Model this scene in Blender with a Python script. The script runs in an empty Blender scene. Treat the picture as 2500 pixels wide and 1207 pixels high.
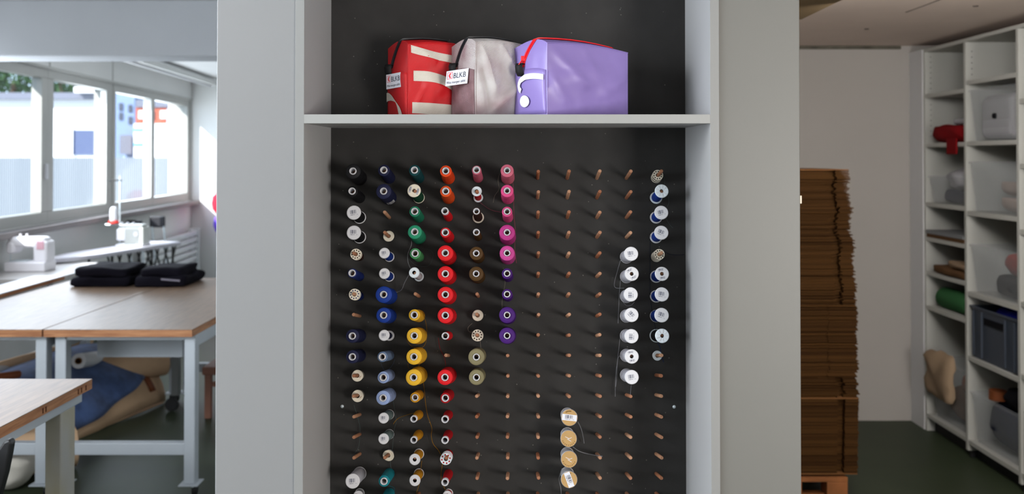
import bpy, bmesh, math, random
from mathutils import Vector, Matrix, noise
random.seed(7)
S = bpy.context.scene
C = S.collection
# ------------------------------------------------------------------ camera, world, sun, lamps, exposure
FPX, CX, CY, EYE, PITCH = 2300.0, 1257.0, 354.0, 1.65, math.radians(0.78)
cd = bpy.data.cameras.new('camera'); cam = bpy.data.objects.new('camera', cd); C.objects.link(cam)
cam.location = (0, 0, EYE); cam.rotation_euler = (math.pi/2 + PITCH, 0, 0)
cd.sensor_width = 36; cd.lens = FPX/2500*36
cd.shift_x = (1250-CX)/2500; cd.shift_y = (CY-603.5)/2500
cd.clip_start = 0.05; cd.clip_end = 300
cd.dof.use_dof = True; cd.dof.focus_distance = 2.03; cd.dof.aperture_fstop = 4.0
S.camera = cam
w = bpy.data.worlds.new('sky'); S.world = w; w.use_nodes = True
bg = w.node_tree.nodes['Background']; bg.inputs[0].default_value = (0.62, 0.78, 1.0, 1); bg.inputs[1].default_value = 2.8
def lamp(name, kind, loc, direction, energy, color, **kw):
    l = bpy.data.lights.new(name, kind); l.energy = energy; l.color = color
    for k, v in kw.items(): setattr(l, k, v)
    o = bpy.data.objects.new(name, l); C.objects.link(o); o.location = loc
    o.rotation_euler = Vector(direction).to_track_quat('-Z', 'Y').to_euler(); return o
lamp('sun', 'SUN', (-8, -6, 9), (1, 1.2, -1.0), 10.0, (1.0, 0.96, 0.9), angle=0.01)
# daylight of the windows beside and behind the camera, and fill lamps added for store, cabinet and sewing room
lamp('window_light', 'AREA', (-3.2, 0.75, 1.85), (1, 0.12, -0.08), 188, (0.84, 0.92, 1.0), shape='RECTANGLE', size=3.4, size_y=1.5)
lamp('rear_window_light', 'AREA', (0.6, -3.6, 1.7), (0.0, 1, 0), 22, (1.0, 0.98, 0.95), shape='RECTANGLE', size=3.0, size_y=1.3)
lamp('store_fill_light', 'AREA', (2.2, -1.5, 1.25), (-0.02, 1, 0.26), 125, (1.0, 0.96, 0.92), shape='RECTANGLE', size=1.0, size_y=1.0)  # added fill lighting the store from beside the camera, no window there
lamp('ceiling_fill_lamp', 'AREA', (1.5, 3.1, 2.22), (0.35, .55, -.5), 36, (1.0, 0.97, 0.95), shape='RECTANGLE', size=0.8, size_y=.5)  # unseen lamp placed to brighten the store shelf bays
lamp('ceiling_fill_lamp', 'AREA', (-0.6, -0.6, 2.58), (0.05, 0.2, -1), 28, (1.0, 0.97, 0.93), shape='RECTANGLE', size=3.2, size_y=1.4)  # added soft fill from above for the cabinet front
lamp('ceiling_fill_lamp', 'AREA', (-2.4, 1.0, 2.45), (-.05, 0.9, -.16), 66, (0.93, 0.96, 1.0), shape='RECTANGLE', size=1.6, size_y=.5)  # added fill aimed at the beam and work tables, no such fixture
lamp('window_light', 'AREA', (-3.95, 8.6, 1.75), (1, 0.12, 0.05), 145, (0.85, 0.92, 1.0), shape='RECTANGLE', size=6.0, size_y=1.1)
S.view_settings.view_transform = 'Standard'; S.view_settings.look = 'None'
S.view_settings.gamma = 1; S.view_settings.use_curve_mapping = False
S.view_settings.exposure = 0.0
S.cycles.use_denoising = True
S.cycles.max_bounces = 7; S.cycles.transparent_max_bounces = 12
S.cycles.caustics_reflective = False; S.cycles.caustics_refractive = False
# ------------------------------------------------------------------ helpers
SP, CP = math.sin(PITCH), math.cos(PITCH)
def ray(u, v):
    x, y = (u-CX)/FPX, (CY-v)/FPX
    return Vector((x, CP - y*SP, SP + y*CP))
def atY(u, v, Y):                       # pixel -> point at depth Y
    d = ray(u, v); return Vector((0, 0, EYE)) + d*(Y/d.y)
def atZ(u, v, z):                       # pixel -> point at height z
    d = ray(u, v); return Vector((0, 0, EYE)) + d*((z-EYE)/d.z)
def lin(c): c /= 255.0; return c/12.92 if c <= 0.04045 else ((c+0.055)/1.055)**2.4
def rgb(t): return (lin(t[0]), lin(t[1]), lin(t[2]), 1)
MATS = {}
def mat(name, col, rough=0.6, spec=0.4, var=0.0, vscale=8.0, bump=0.0, bscale=60.0, metal=0.0, emit=0.0, trans=0.0, alpha=1.0, col2=None, stretch=None, sheen=0.0, coat=0.0):
    if name in MATS: return MATS[name]
    m = bpy.data.materials.new(name); m.use_nodes = True; MATS[name] = m
    nt = m.node_tree; b = nt.nodes['Principled BSDF']
    b.inputs['Base Color'].default_value = rgb(col); b.inputs['Roughness'].default_value = rough
    b.inputs['Specular IOR Level'].default_value = spec; b.inputs['Metallic'].default_value = metal
    b.inputs['Transmission Weight'].default_value = trans; b.inputs['Alpha'].default_value = alpha
    if sheen: b.inputs['Sheen Weight'].default_value = sheen
    if coat: b.inputs['Coat Weight'].default_value = coat
    tc = nt.nodes.new('ShaderNodeTexCoord'); mp = nt.nodes.new('ShaderNodeMapping')
    nt.links.new(tc.outputs['Object'], mp.inputs[0])
    if stretch: mp.inputs['Scale'].default_value = stretch
    if var or col2:
        n = nt.nodes.new('ShaderNodeTexNoise'); n.inputs['Scale'].default_value = vscale; n.inputs['Detail'].default_value = 6
        nt.links.new(mp.outputs[0], n.inputs[0])
        r = nt.nodes.new('ShaderNodeValToRGB')
        c1 = rgb(col); c2 = rgb(col2) if col2 else tuple(x*(1-var) for x in c1[:3]) + (1,)
        r.color_ramp.elements[0].position = 0.35; r.color_ramp.elements[1].position = 0.65
        r.color_ramp.elements[0].color = c2; r.color_ramp.elements[1].color = c1
        nt.links.new(n.outputs[0], r.inputs[0]); nt.links.new(r.outputs[0], b.inputs['Base Color'])
    if bump:
        n = nt.nodes.new('ShaderNodeTexNoise'); n.inputs['Scale'].default_value = bscale; n.inputs['Detail'].default_value = 4
        nt.links.new(mp.outputs[0], n.inputs[0])
        bp = nt.nodes.new('ShaderNodeBump'); bp.inputs['Strength'].default_value = bump; bp.inputs['Distance'].default_value = 0.004
        nt.links.new(n.outputs[0], bp.inputs['Height']); nt.links.new(bp.outputs[0], b.inputs['Normal'])
    return m
def add_fine(m, scale, strength, dist=0.0006, axis=None):
    """woven dots / windings: product or single sine relief in object space"""
    nt = m.node_tree; b = nt.nodes['Principled BSDF']
    tc = nt.nodes.new('ShaderNodeTexCoord'); sx = nt.nodes.new('ShaderNodeSeparateXYZ'); nt.links.new(tc.outputs['Object'], sx.inputs[0])
    outs = []
    for k in (axis or (0, 2)):
        mu = nt.nodes.new('ShaderNodeMath'); mu.operation = 'MULTIPLY'; mu.inputs[1].default_value = scale
        nt.links.new(sx.outputs[k], mu.inputs[0])
        si = nt.nodes.new('ShaderNodeMath'); si.operation = 'SINE'; nt.links.new(mu.outputs[0], si.inputs[0]); outs.append(si)
    h = outs[0]
    for o2 in outs[1:]:
        mm = nt.nodes.new('ShaderNodeMath'); mm.operation = 'MULTIPLY'
        nt.links.new(h.outputs[0], mm.inputs[0]); nt.links.new(o2.outputs[0], mm.inputs[1]); h = mm
    bp = nt.nodes.new('ShaderNodeBump'); bp.inputs['Strength'].default_value = strength; bp.inputs['Distance'].default_value = dist
    nt.links.new(h.outputs[0], bp.inputs['Height'])
    old = b.inputs['Normal'].links
    if old: nt.links.new(old[0].from_socket, bp.inputs['Normal'])
    nt.links.new(bp.outputs[0], b.inputs['Normal'])
    return h
WM = {}
def M_of(o): return WM.get(o.name, Matrix.Identity(4))
def tag(o, label=None, cat=None, group=None, kind=None):
    if label: o['label'] = label
    if cat: o['category'] = cat
    if group: o['group'] = group
    if kind: o['kind'] = kind
    return o
def thing(name, label, cat, loc=(0, 0, 0), rot=None, group=None):
    o = bpy.data.objects.new(name, None); C.objects.link(o); o.empty_display_size = 0.05
    M = Matrix.Translation(Vector(loc)) @ (rot.to_4x4() if rot is not None else Matrix.Identity(4))
    o.matrix_world = M; WM[o.name] = M
    return tag(o, label, cat, group)
class MB:
    def __init__(s): s.v = []; s.f = []
    def add(s, vs, fs):
        n = len(s.v); s.v += [tuple(v) for v in vs]; s.f += [tuple(i+n for i in f) for f in fs]; return s
    def box(s, x0, x1, y0, y1, z0, z1, M=None):
        vs = [Vector((x, y, z)) for z in (z0, z1) for y in (y0, y1) for x in (x0, x1)]
        if M: vs = [M @ v for v in vs]
        return s.add(vs, [(0, 2, 3, 1), (4, 5, 7, 6), (0, 1, 5, 4), (2, 6, 7, 3), (0, 4, 6, 2), (1, 3, 7, 5)])
    def bar(s, p0, p1, wx, wz=None, up=(0, 0, 1)):
        p0, p1 = Vector(p0), Vector(p1); wz = wz or wx
        d = (p1-p0).normalized(); u = Vector(up)
        if abs(d.dot(u)) > 0.98: u = Vector((0, 1, 0))
        a = d.cross(u).normalized()*wx/2; b = a.cross(d).normalized()*wz/2
        vs = [p+sa*a+sb*b for p in (p0, p1) for sa, sb in ((-1, -1), (1, -1), (1, 1), (-1, 1))]
        return s.add(vs, [(3, 2, 1, 0), (4, 5, 6, 7), (0, 1, 5, 4), (1, 2, 6, 5), (2, 3, 7, 6), (3, 0, 4, 7)])
    def tube(s, path, r, n=8, caps=True):
        path = [Vector(p) for p in path]; rs = r if isinstance(r, (list, tuple)) else [r]*len(path)
        d0 = (path[1]-path[0]).normalized(); u = Vector((0, 0, 1)) if abs(d0.z) < 0.9 else Vector((1, 0, 0))
        vs, fs = [], []
        for i, p in enumerate(path):
            d = (path[min(i+1, len(path)-1)]-path[max(i-1, 0)]).normalized()
            a = d.cross(u).normalized(); b = a.cross(d).normalized(); u = b
            vs += [p + rs[i]*(math.cos(t)*a+math.sin(t)*b) for t in (2*math.pi*k/n for k in range(n))]
        for i in range(len(path)-1):
            for k in range(n):
                k2 = (k+1) % n; fs.append((i*n+k, i*n+k2, (i+1)*n+k2, (i+1)*n+k))
        if caps: fs += [tuple(reversed(range(n))), tuple(range((len(path)-1)*n, len(path)*n))]
        return s.add(vs, fs)
    def lathe(s, prof, n=28, M=None):
        """closed or open profile of (r,z) turned about z"""
        vs, fs = [], []
        for r, z in prof:
            for k in range(n):
                t = 2*math.pi*k/n; vs.append(Vector((r*math.cos(t), r*math.sin(t), z)))
        for i in range(len(prof)-1):
            for k in range(n):
                k2 = (k+1) % n; fs.append((i*n+k, i*n+k2, (i+1)*n+k2, (i+1)*n+k))
        if M: vs = [M @ v for v in vs]
        return s.add(vs, fs)
    def build(s, name, m, parent=None, smooth=False, bevel=0.0, world=True, kind=None, seg=2, me=None):
        if me is None:
            me = bpy.data.meshes.new(name); me.from_pydata(s.v, [], s.f)
            bm = bmesh.new(); bm.from_mesh(me); bmesh.ops.remove_doubles(bm, verts=bm.verts, dist=1e-6)
            bmesh.ops.recalc_face_normals(bm, faces=bm.faces); bm.to_mesh(me); bm.free()
            me.materials.append(m)
            if smooth:
                for p in me.polygons: p.use_smooth = True
                try: me.set_sharp_from_angle(angle=math.radians(38))
                except Exception: pass
        o = bpy.data.objects.new(name, me); C.objects.link(o)
        if bevel:
            b = o.modifiers.new('bevel', 'BEVEL'); b.width = bevel; b.segments = seg; b.limit_method = 'ANGLE'
        if parent:
            o.parent = parent
            if world:
                o.matrix_parent_inverse = M_of(parent).inverted()
                WM[o.name] = Matrix.Identity(4)
            else: WM[o.name] = M_of(parent)
        else: WM[o.name] = Matrix.Identity(4)
        if kind: o['kind'] = kind
        return o
def bx(name, m, x0, x1, y0, y1, z0, z1, parent=None, bevel=0.002, kind=None, **k):
    return MB().box(x0, x1, y0, y1, z0, z1).build(name, m, parent, bevel=bevel, kind=kind, **k)
def soft(name, m, x0, x1, y0, y1, z0, z1, parent=None, n=(14, 10, 6), rnd=0.3, amp=0.01, fr=8, seed=0, M=None, sag=0.0):
    """rounded, wrinkled cloth-like block standing on z0"""
    bm = bmesh.new(); nx, ny, nz = n; idx = {}
    cx, cy, cz = (x0+x1)/2, (y0+y1)/2, (z0+z1)/2; hx, hy, hz = (x1-x0)/2, (y1-y0)/2, (z1-z0)/2
    hr = min(hx, hy, hz)*rnd*2
    def pt(i, j, k):
        if (i, j, k) in idx: return idx[(i, j, k)]
        p = Vector((-1+2*i/nx, -1+2*j/ny, -1+2*k/nz)); q = Vector((p.x*hx, p.y*hy, p.z*hz))
        inn = Vector((max(-hx+hr, min(hx-hr, q.x)), max(-hy+hr, min(hy-hr, q.y)), max(-hz+hr, min(hz-hr, q.z))))
        dd = q-inn
        if dd.length > 1e-7: q = inn + dd.normalized()*min(hr, dd.length*1.0 if dd.length < hr else hr)
        nv = noise.noise_vector(Vector((q.x*fr+seed*3.1, q.y*fr, q.z*fr*2+seed)))
        low = (k == 0)
        q += nv*amp*(0.3 if low else 1); q.z -= sag*(p.x*p.x)*(1 if k else 0)
        if q.z < -hz: q.z = -hz
        v = bm.verts.new(Vector((cx, cy, cz))+q if M is None else M @ (Vector((cx, cy, cz))+q)); idx[(i, j, k)] = v; return v
    for i in range(nx):
        for j in range(ny):
            bm.faces.new((pt(i, j, 0), pt(i, j+1, 0), pt(i+1, j+1, 0), pt(i+1, j, 0))); bm.faces.new((pt(i, j, nz), pt(i+1, j, nz), pt(i+1, j+1, nz), pt(i, j+1, nz)))
    for i in range(nx):
        for k in range(nz):
            bm.faces.new((pt(i, 0, k), pt(i+1, 0, k), pt(i+1, 0, k+1), pt(i, 0, k+1))); bm.faces.new((pt(i, ny, k), pt(i, ny, k+1), pt(i+1, ny, k+1), pt(i+1, ny, k)))
    for j in range(ny):
        for k in range(nz):
            bm.faces.new((pt(0, j, k), pt(0, j, k+1), pt(0, j+1, k+1), pt(0, j+1, k))); bm.faces.new((pt(nx, j, k), pt(nx, j+1, k), pt(nx, j+1, k+1), pt(nx, j, k+1)))
    bmesh.ops.recalc_face_normals(bm, faces=bm.faces)
    me = bpy.data.meshes.new(name); bm.to_mesh(me); bm.free(); me.materials.append(m)
    for p in me.polygons: p.use_smooth = True
    return MB().build(name, m, parent, me=me)
def sheet(name, m, fn, nu, nv, th=0.0, parent=None, world=True):
    mb = MB(); vs = [fn(i/nu, j/nv) for j in range(nv+1) for i in range(nu+1)]
    fs = [(j*(nu+1)+i, j*(nu+1)+i+1, (j+1)*(nu+1)+i+1, (j+1)*(nu+1)+i) for j in range(nv) for i in range(nu)]
    o = mb.add(vs, fs).build(name, m, parent, smooth=True, world=world)
    if th:
        md = o.modifiers.new('solid', 'SOLIDIFY'); md.thickness = th; md.offset = -1
    return o
def text_mesh(body, size, M, name, m, parent, bold=False, align='LEFT'):
    cu = bpy.data.curves.new('t', 'FONT'); cu.body = body; cu.size = size; cu.align_x = align; cu.resolution_u = 4
    cu.offset = 0.012*size if bold else 0
    to = bpy.data.objects.new('t', cu); C.objects.link(to)
    dg = bpy.context.evaluated_depsgraph_get(); me = bpy.data.meshes.new_from_object(to.evaluated_get(dg))
    bpy.data.objects.remove(to); me.transform(M); me.materials.clear(); me.materials.append(m)
    return MB().build(name, m, parent, me=me)
# ------------------------------------------------------------------ materials
LAM = mat('laminate_light_grey', (128, 129, 130), 0.42, 0.45, var=0.03, vscale=2.0)
LAMS = mat('laminate_side', (168, 168, 168), 0.45, 0.45, var=0.04, vscale=3)
def board_mat():
    m = mat('dark_board', (46, 45, 44), 0.75, 0.25, var=0.22, vscale=14, bump=0.06, bscale=220)
    nt = m.node_tree; b = nt.nodes['Principled BSDF']; src = b.inputs['Base Color'].links[0].from_socket
    tc = nt.nodes.new('ShaderNodeTexCoord'); vo = nt.nodes.new('ShaderNodeTexVoronoi'); vo.inputs['Scale'].default_value = 42; vo.inputs['Randomness'].default_value = 1
    nt.links.new(tc.outputs['Object'], vo.inputs['Vector'])
    lt = nt.nodes.new('ShaderNodeMath'); lt.operation = 'LESS_THAN'; lt.inputs[1].default_value = 0.055
    nt.links.new(vo.outputs['Distance'], lt.inputs[0])
    n2 = nt.nodes.new('ShaderNodeMath'); n2.operation = 'MULTIPLY'; n2.inputs[1].default_value = 0.16
    nt.links.new(lt.outputs[0], n2.inputs[0])
    mx = nt.nodes.new('ShaderNodeMixRGB'); nt.links.new(n2.outputs[0], mx.inputs[0]); nt.links.new(src, mx.inputs[1]); mx.inputs[2].default_value = (0.6, 0.57, 0.52, 1)
    nt.links.new(mx.outputs[0], b.inputs['Base Color']); return m
BOARD = board_mat()
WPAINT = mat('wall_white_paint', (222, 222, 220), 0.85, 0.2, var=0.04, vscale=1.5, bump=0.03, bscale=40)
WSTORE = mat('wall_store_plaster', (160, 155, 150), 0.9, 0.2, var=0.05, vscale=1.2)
CONC = mat('ceiling_concrete', (216, 199, 187), 0.9, 0.2, var=0.08, vscale=2, bump=0.05, bscale=20)
CEILW = mat('ceiling_white', (200, 200, 200), 0.9, 0.2, var=0.04, vscale=2)
FLOOR = mat('floor_green_coating', (54, 62, 46), 0.42, 0.12, var=0.14, vscale=3, bump=0.03, bscale=60)
BEAM = mat('beam_grey_concrete', (165, 169, 174), 0.85, 0.2, var=0.04, vscale=3)
FRAME = mat('window_frame_grey', (176, 176, 172), 0.5, 0.4)
METAL = mat('table_grey_metal', (166, 172, 178), 0.45, 0.5, var=0.04, vscale=6)
PEGW = mat('peg_beech', (172, 126, 96), 0.6, 0.3, var=0.25, vscale=60, stretch=(1, 1, 0.2))
nt_ = PEGW.node_tree; oi = nt_.nodes.new('ShaderNodeObjectInfo'); cr = nt_.nodes.new('ShaderNodeValToRGB')
cr.color_ramp.elements[0].color = rgb((160, 106, 74)); cr.color_ramp.elements[1].color = rgb((194, 158, 128))
nt_.links.new(oi.outputs['Random'], cr.inputs[0]); mxp = nt_.nodes.new('ShaderNodeMixRGB'); mxp.blend_type = 'MULTIPLY'; mxp.inputs[0].default_value = .5
bp_ = nt_.nodes['Principled BSDF']; sp_ = bp_.inputs['Base Color'].links[0].from_socket
nt_.links.new(cr.outputs[0], mxp.inputs[1]); nt_.links.new(sp_, mxp.inputs[2]); nt_.links.new(mxp.outputs[0], bp_.inputs['Base Color'])
WHITEP = mat('white_plastic', (196, 196, 200), 0.35, 0.5)
CREAMP = mat('cream_plastic', (222, 214, 196), 0.45, 0.4, var=0.06, vscale=80)
CLEARP = mat('milky_plastic', (205, 214, 220), 0.25, 0.5)
BLACK = mat('black_plastic', (14, 14, 16), 0.4, 0.5)
DARKM = mat('dark_rubber', (18, 18, 20), 0.6, 0.4)
SCREW = mat('screw_steel', (190, 200, 205), 0.3, 0.6, metal=0.3)
PRINTB = mat('print_dark_blue', (28, 30, 48), 0.6, 0.3)
PRINTR = mat('print_red', (214, 30, 40), 0.6, 0.3)
TAGW = mat('tag_white_satin', (206, 208, 218), 0.5, 0.3)
CARD = mat('corrugated_card', (70, 45, 20), 0.9, 0.1, var=0.2, vscale=5)
CARDL = mat('light_card', (112, 76, 44), 0.9, 0.1, var=0.1, vscale=5)
PALW = mat('pallet_wood', (140, 88, 50), 0.8, 0.2, var=0.3, vscale=10)
for m_, a_, b_2 in ((CARD, (50, 30, 11), (72, 47, 21)),):
    nt_ = m_.node_tree; oi = nt_.nodes.new('ShaderNodeObjectInfo'); cr = nt_.nodes.new('ShaderNodeValToRGB')
    cr.color_ramp.elements[0].color = rgb(a_); cr.color_ramp.elements[1].color = rgb(b_2)
    nt_.links.new(oi.outputs['Random'], cr.inputs[0]); nt_.links.new(cr.outputs[0], nt_.nodes['Principled BSDF'].inputs['Base Color'])
def wood_top():
    m = mat('worktop_wood', (130, 106, 86), 0.42, 0.32, col2=(106, 88, 74), vscale=6, stretch=(14, 0.9, 1), bump=0.08, bscale=8)
    return m
WTOP = wood_top()
WEDGE = mat('worktop_edge', (170, 120, 82), 0.55, 0.3, col2=(136, 88, 56), vscale=8, stretch=(1, 1, 14))
def glass_mat(name, tint, refl):
    m = bpy.data.materials.new(name); m.use_nodes = True; nt = m.node_tree; nt.nodes.remove(nt.nodes['Principled BSDF'])
    t = nt.nodes.new('ShaderNodeBsdfTransparent'); t.inputs[0].default_value = tint
    g = nt.nodes.new('ShaderNodeBsdfGlossy'); g.inputs['Roughness'].default_value = 0.05
    mx = nt.nodes.new('ShaderNodeMixShader'); mx.inputs[0].default_value = refl
    nt.links.new(t.outputs[0], mx.inputs[1]); nt.links.new(g.outputs[0], mx.inputs[2])
    nt.links.new(mx.outputs[0], nt.nodes['Material Output'].inputs[0]); return m
GLASS = glass_mat('window_glass', (0.97, 0.99, 1, 1), 0.05)
def tub_mat():
    m = bpy.data.materials.new('tub_clear_plastic'); m.use_nodes = True; nt = m.node_tree; b = nt.nodes['Principled BSDF']
    b.inputs['Base Color'].default_value = (0.55, 0.58, 0.6, 1); b.inputs['Roughness'].default_value = 0.3; b.inputs['Alpha'].default_value = 0.14
    return m
TUB = tub_mat()
# ------------------------------------------------------------------ the setting
YF = FPX*0.80/992.3; YB = YF/0.872           # cabinet front plane, dark board plane
def wx(Y): return -3.335-0.07*Y              # line of the window wall
YE = 12.2                                    # end wall of the sewing room
YR = 5.93                                    # back wall of the store
bx('floor', FLOOR, -8, 3.4, -4, YE+.1, -0.1, 0, bevel=0, kind='structure')
bx('ceiling', CEILW, -4.4, 0.45, -4, YE+.1, 2.66, 2.78, bevel=0, kind='structure')
ZC = atY(2100, 112, YR).z
bx('ceiling_store', CONC, 0.45, 3.4, -4, YR+.1, ZC, ZC+.12, bevel=0, kind='structure')
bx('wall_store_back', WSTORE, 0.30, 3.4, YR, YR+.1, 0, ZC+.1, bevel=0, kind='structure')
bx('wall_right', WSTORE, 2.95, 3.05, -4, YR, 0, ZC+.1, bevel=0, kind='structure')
bx('wall_partition', WPAINT, 0.2, 0.3, YB+.03, YR, 0, 2.66, bevel=0, kind='structure')
bx('wall_behind', WPAINT, -4, 3, -4, -3.9, 0, 2.7, bevel=0, kind='structure')
bx('wall_end', WPAINT, wx(YE)-.3, 0.3, YE, YE+.12, 0, 2.7, bevel=0, kind='structure')
bx('wall_inner', WPAINT, 0.2, 0.3, YR, YE, 0, 2.66, bevel=0, kind='structure')
def wallbox(name, m, y0, y1, o0, o1, z0, z1, parent=None, kind=None, bevel=0.0):
    vs = [(wx(y)+o, y, z) for z in (z0, z1) for y in (y0, y1) for o in (o0, o1)]
    return MB().add(vs, [(0, 2, 3, 1), (4, 5, 7, 6), (0, 1, 5, 4), (2, 6, 7, 3), (0, 4, 6, 2), (1, 3, 7, 5)]).build(name, m, parent, kind=kind, bevel=bevel)
Z0, Z1 = 1.20, 2.31
wallbox('wall_window_side', WPAINT, -4, YE, -0.25, 0, 0, Z0-.09, kind='structure')
wallbox('wall_lintel', WPAINT, -4, YE, -0.25, 0, Z1+.08, 2.7, kind='structure')
panes = [(5.0, 6.18), (6.45, 7.74), (7.97, 9.20), (9.46, 10.59), (10.71, 12.06)]
piers = [(-4, 4.9), (6.28, 6.36), (9.29, 9.37), (12.14, YE)]
wallbox('wall_pier', WPAINT, -4, 6.36, -0.25, 0, Z0-.09, Z1+.08, kind='structure')
wallbox('wall_pier', FRAME, 9.27, 9.39, -0.16, -0.02, Z0-.09, Z1+.08, kind='structure')
wallbox('wall_pier', FRAME, 12.13, YE, -0.25, 0, Z0-.09, Z1+.08, kind='structure')
for i, (a, b) in enumerate(panes[1:]):
    n = i+1; t = 0.07; rt = {2: .062, 0: .116}.get(i, t); lt = {3: .058, 1: .114}.get(i, t)
    fr = bpy.data.objects.new('window_%d' % n, None); C.objects.link(fr); fr['kind'] = 'structure'
    fr.location = (wx(a), a, Z0); WM[fr.name] = Matrix.Translation(fr.location)
    wallbox('frame_rail', FRAME, a-lt, b+rt, -0.10, -0.01, Z0-.09, Z0, fr, bevel=0.006)
    wallbox('frame_rail', FRAME, a-lt, b+rt, -0.10, -0.01, Z1, Z1+.08, fr, bevel=0.006)
    wallbox('frame_stile', FRAME, a-lt, a, -0.10, -0.01, Z0, Z1, fr, bevel=0.006)
    wallbox('frame_stile', FRAME, b, b+rt, -0.10, -0.01, Z0, Z1, fr, bevel=0.006)
    wallbox('glass_pane', GLASS, a, b, -0.06, -0.055, Z0, Z1, fr)
    if i == 0:
        wallbox('window_handle', WHITEP, b+.05, b+.075, -0.01, 0.02, 1.47, 1.60, fr, bevel=0.005)
bmw = mat('sill_stone', (128, 122, 122), 0.6, 0.3)
wallbox('trim_1', bmw, 4.6, YE, -0.01, 0.11, 1.05, 1.10, kind='structure', bevel=0.006)
wallbox('trim_2', FRAME, 4.6, YE, 0.0, 0.015, 2.395, 2.41, kind='structure')
# vertical joints of the lintel cladding
for k, y in enumerate((7.86, 9.33)):
    wallbox('trim_%d' % (3+k), FRAME, y-.008, y+.008, 0, 0.006, Z1+.1, 2.66, kind='structure')
bx('beam', BEAM, -4.6, 0.2, 6.0, 6.35, atY(100, 137, 6.0).z, 2.66, bevel=0.01, kind='structure')
# light rail under the far ceiling
rail = thing('light_rail', 'long white fluorescent batten running under the ceiling along the window wall', 'lamp', (-2.9, 9, 2.6))
a_, b_ = Vector((wx(6.6)+.32, 6.6, 2.60)), Vector((wx(12)+.32, 12.0, 2.60))
MB().bar(a_, b_, 0.10, 0.06).build('housing', WPAINT, rail, bevel=0.006)
MB().tube([a_+Vector((0, .05, -.045)), b_+Vector((0, -.05, -.045))], 0.013, 10).build('tube', WHITEP, rail, smooth=True)
# wooden soffit board top right
pS = atY(1957, 48, 3.72)
so = mat('soffit_brown', (120, 100, 72), 0.8, 0.2, var=0.15, vscale=3, bump=.05)
bx('trim_5', so, 0.30, pS.x, 1.95, 3.72, pS.z, pS.z+.04, bevel=0.002, kind='structure')
# crack/shadow line under the store ceiling and small plugs
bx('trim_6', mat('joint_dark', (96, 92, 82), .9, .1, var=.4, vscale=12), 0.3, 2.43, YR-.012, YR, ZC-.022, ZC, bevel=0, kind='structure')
dk = mat('plug_dark', (84, 74, 68), .8, .2)
for (u, v) in ((2382, 14), (2116, 70)):
    p = atZ(u, v, ZC); MB().lathe([(0, -.004), (.012, -.004), (.012, .0)], 12, Matrix.Translation(p)).build('ceiling_plug', dk, bpy.data.objects['ceiling_store'])
bx('ceiling_joint', mat('joint_beige', (128, 118, 110), .9, .1), atZ(2237, 20, ZC).x-.004, atZ(2237, 20, ZC).x+.004, 3.9, 4.55, ZC-.003, ZC, bpy.data.objects['ceiling_store'], bevel=0)
# front fascias beside the cabinet
XL = (742.0-CX)/FPX*YF; XR = (1734.3-CX)/FPX*YF; TH = 0.0175
pL = atY(529.5, 100, YF+.004).x; pR = atY(1952.2, 100, YF+.004).x
bx('fascia_left', LAM, pL, XL-TH, YF+.004, YF+.34, 0, 2.66, bevel=0.0015, kind='structure')
bx('fascia_right', mat('laminate_warm', (108, 108, 104), 0.45, .4, var=.03, vscale=2), XR+TH, pR, YF+.004, YF+.34, 0, ZC, bevel=0.0015, kind='structure')
bx('latch_plate', CREAMP, pR-.001, pR+.004, YF+.006, YF+.03, atY(1954, 498, YF).z, atY(1954, 478, YF).z, bpy.data.objects['fascia_right'], bevel=0.001)
# ------------------------------------------------------------------ the cabinet with the peg board
ZS1 = atY(1200, 279.5, YF).z; ZS0 = atY(1200, 301.5, YF).z
cab = thing('shelf_cabinet', 'tall light grey open shelf cabinet with a dark peg board back', 'cabinet', (0, YF, 0))
bx('side_panel', LAMS, XL-TH, XL, YF, YB+.02, 0.0, 2.60, cab, bevel=0.0012)
bx('side_panel', LAMS, XR, XR+TH, YF, YB+.02, 0.0, 2.60, cab, bevel=0.0012)
bx('shelf', LAMS, XL, XR, YF+.0005, YB, ZS0, ZS1, cab, bevel=0.0012)
bx('top_panel', LAMS, XL, XR, YF+.0005, YB, 2.56, 2.60, cab, bevel=0.0012)
bx('upper_back_panel', BOARD, XL, XR, YB, YB+.012, ZS1, 2.60, cab, bevel=0)
pb = bx('peg_board', BOARD, XL, XR, YB, YB+.012, 0.03, ZS0, cab, bevel=0)
EDG = mat('edge_darkening', (132, 133, 132), 0.45, 0.4); EDS = mat('shelf_edge_darkening', (146, 147, 145), 0.45, 0.4)  # added strips, darkened to balance light between front edges and inner sides
bx('edge_darkening', EDG, XL-TH, XL, YF-.001, YF, 0.0, 2.60, cab, bevel=0.0004); bx('edge_darkening', EDG, XR, XR+TH, YF-.001, YF, 0.0, 2.60, cab, bevel=0.0004)
bx('edge_darkening', EDS, XL, XR, YF-.0008, YF+.0005, ZS0, ZS1, cab, bevel=0.0004)
bx('plinth', LAMS, XL, XR, YF+.03, YB, 0.0, 0.06, cab)
for (u, v) in ((835.5, 993), (1646, 994)):
    p = atY(u, v, YB)
    MB().lathe([(0, .0022), (.0022, .002), (.0036, .0009), (.0040, 0)], 16, Matrix.Translation(p) @ Matrix.Rotation(math.pi/2, 4, 'X')).build('screw', SCREW, pb, smooth=True)
def base(c, r): return 1240+72.3*(c-6), 435.5+48.09*(r-1)
def tip(c, r):
    x, y = base(c, r); return 1257+(x-1257)*1.04, 869+(y-869)*1.041
PEGL = 0.083
pm = MB().lathe([(0.0, 0), (0.0039, 0.0), (0.0039, PEGL-.0012), (0.0031, PEGL), (0.0012, PEGL), (0, PEGL-.0012)], 14)
pme = None
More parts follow.
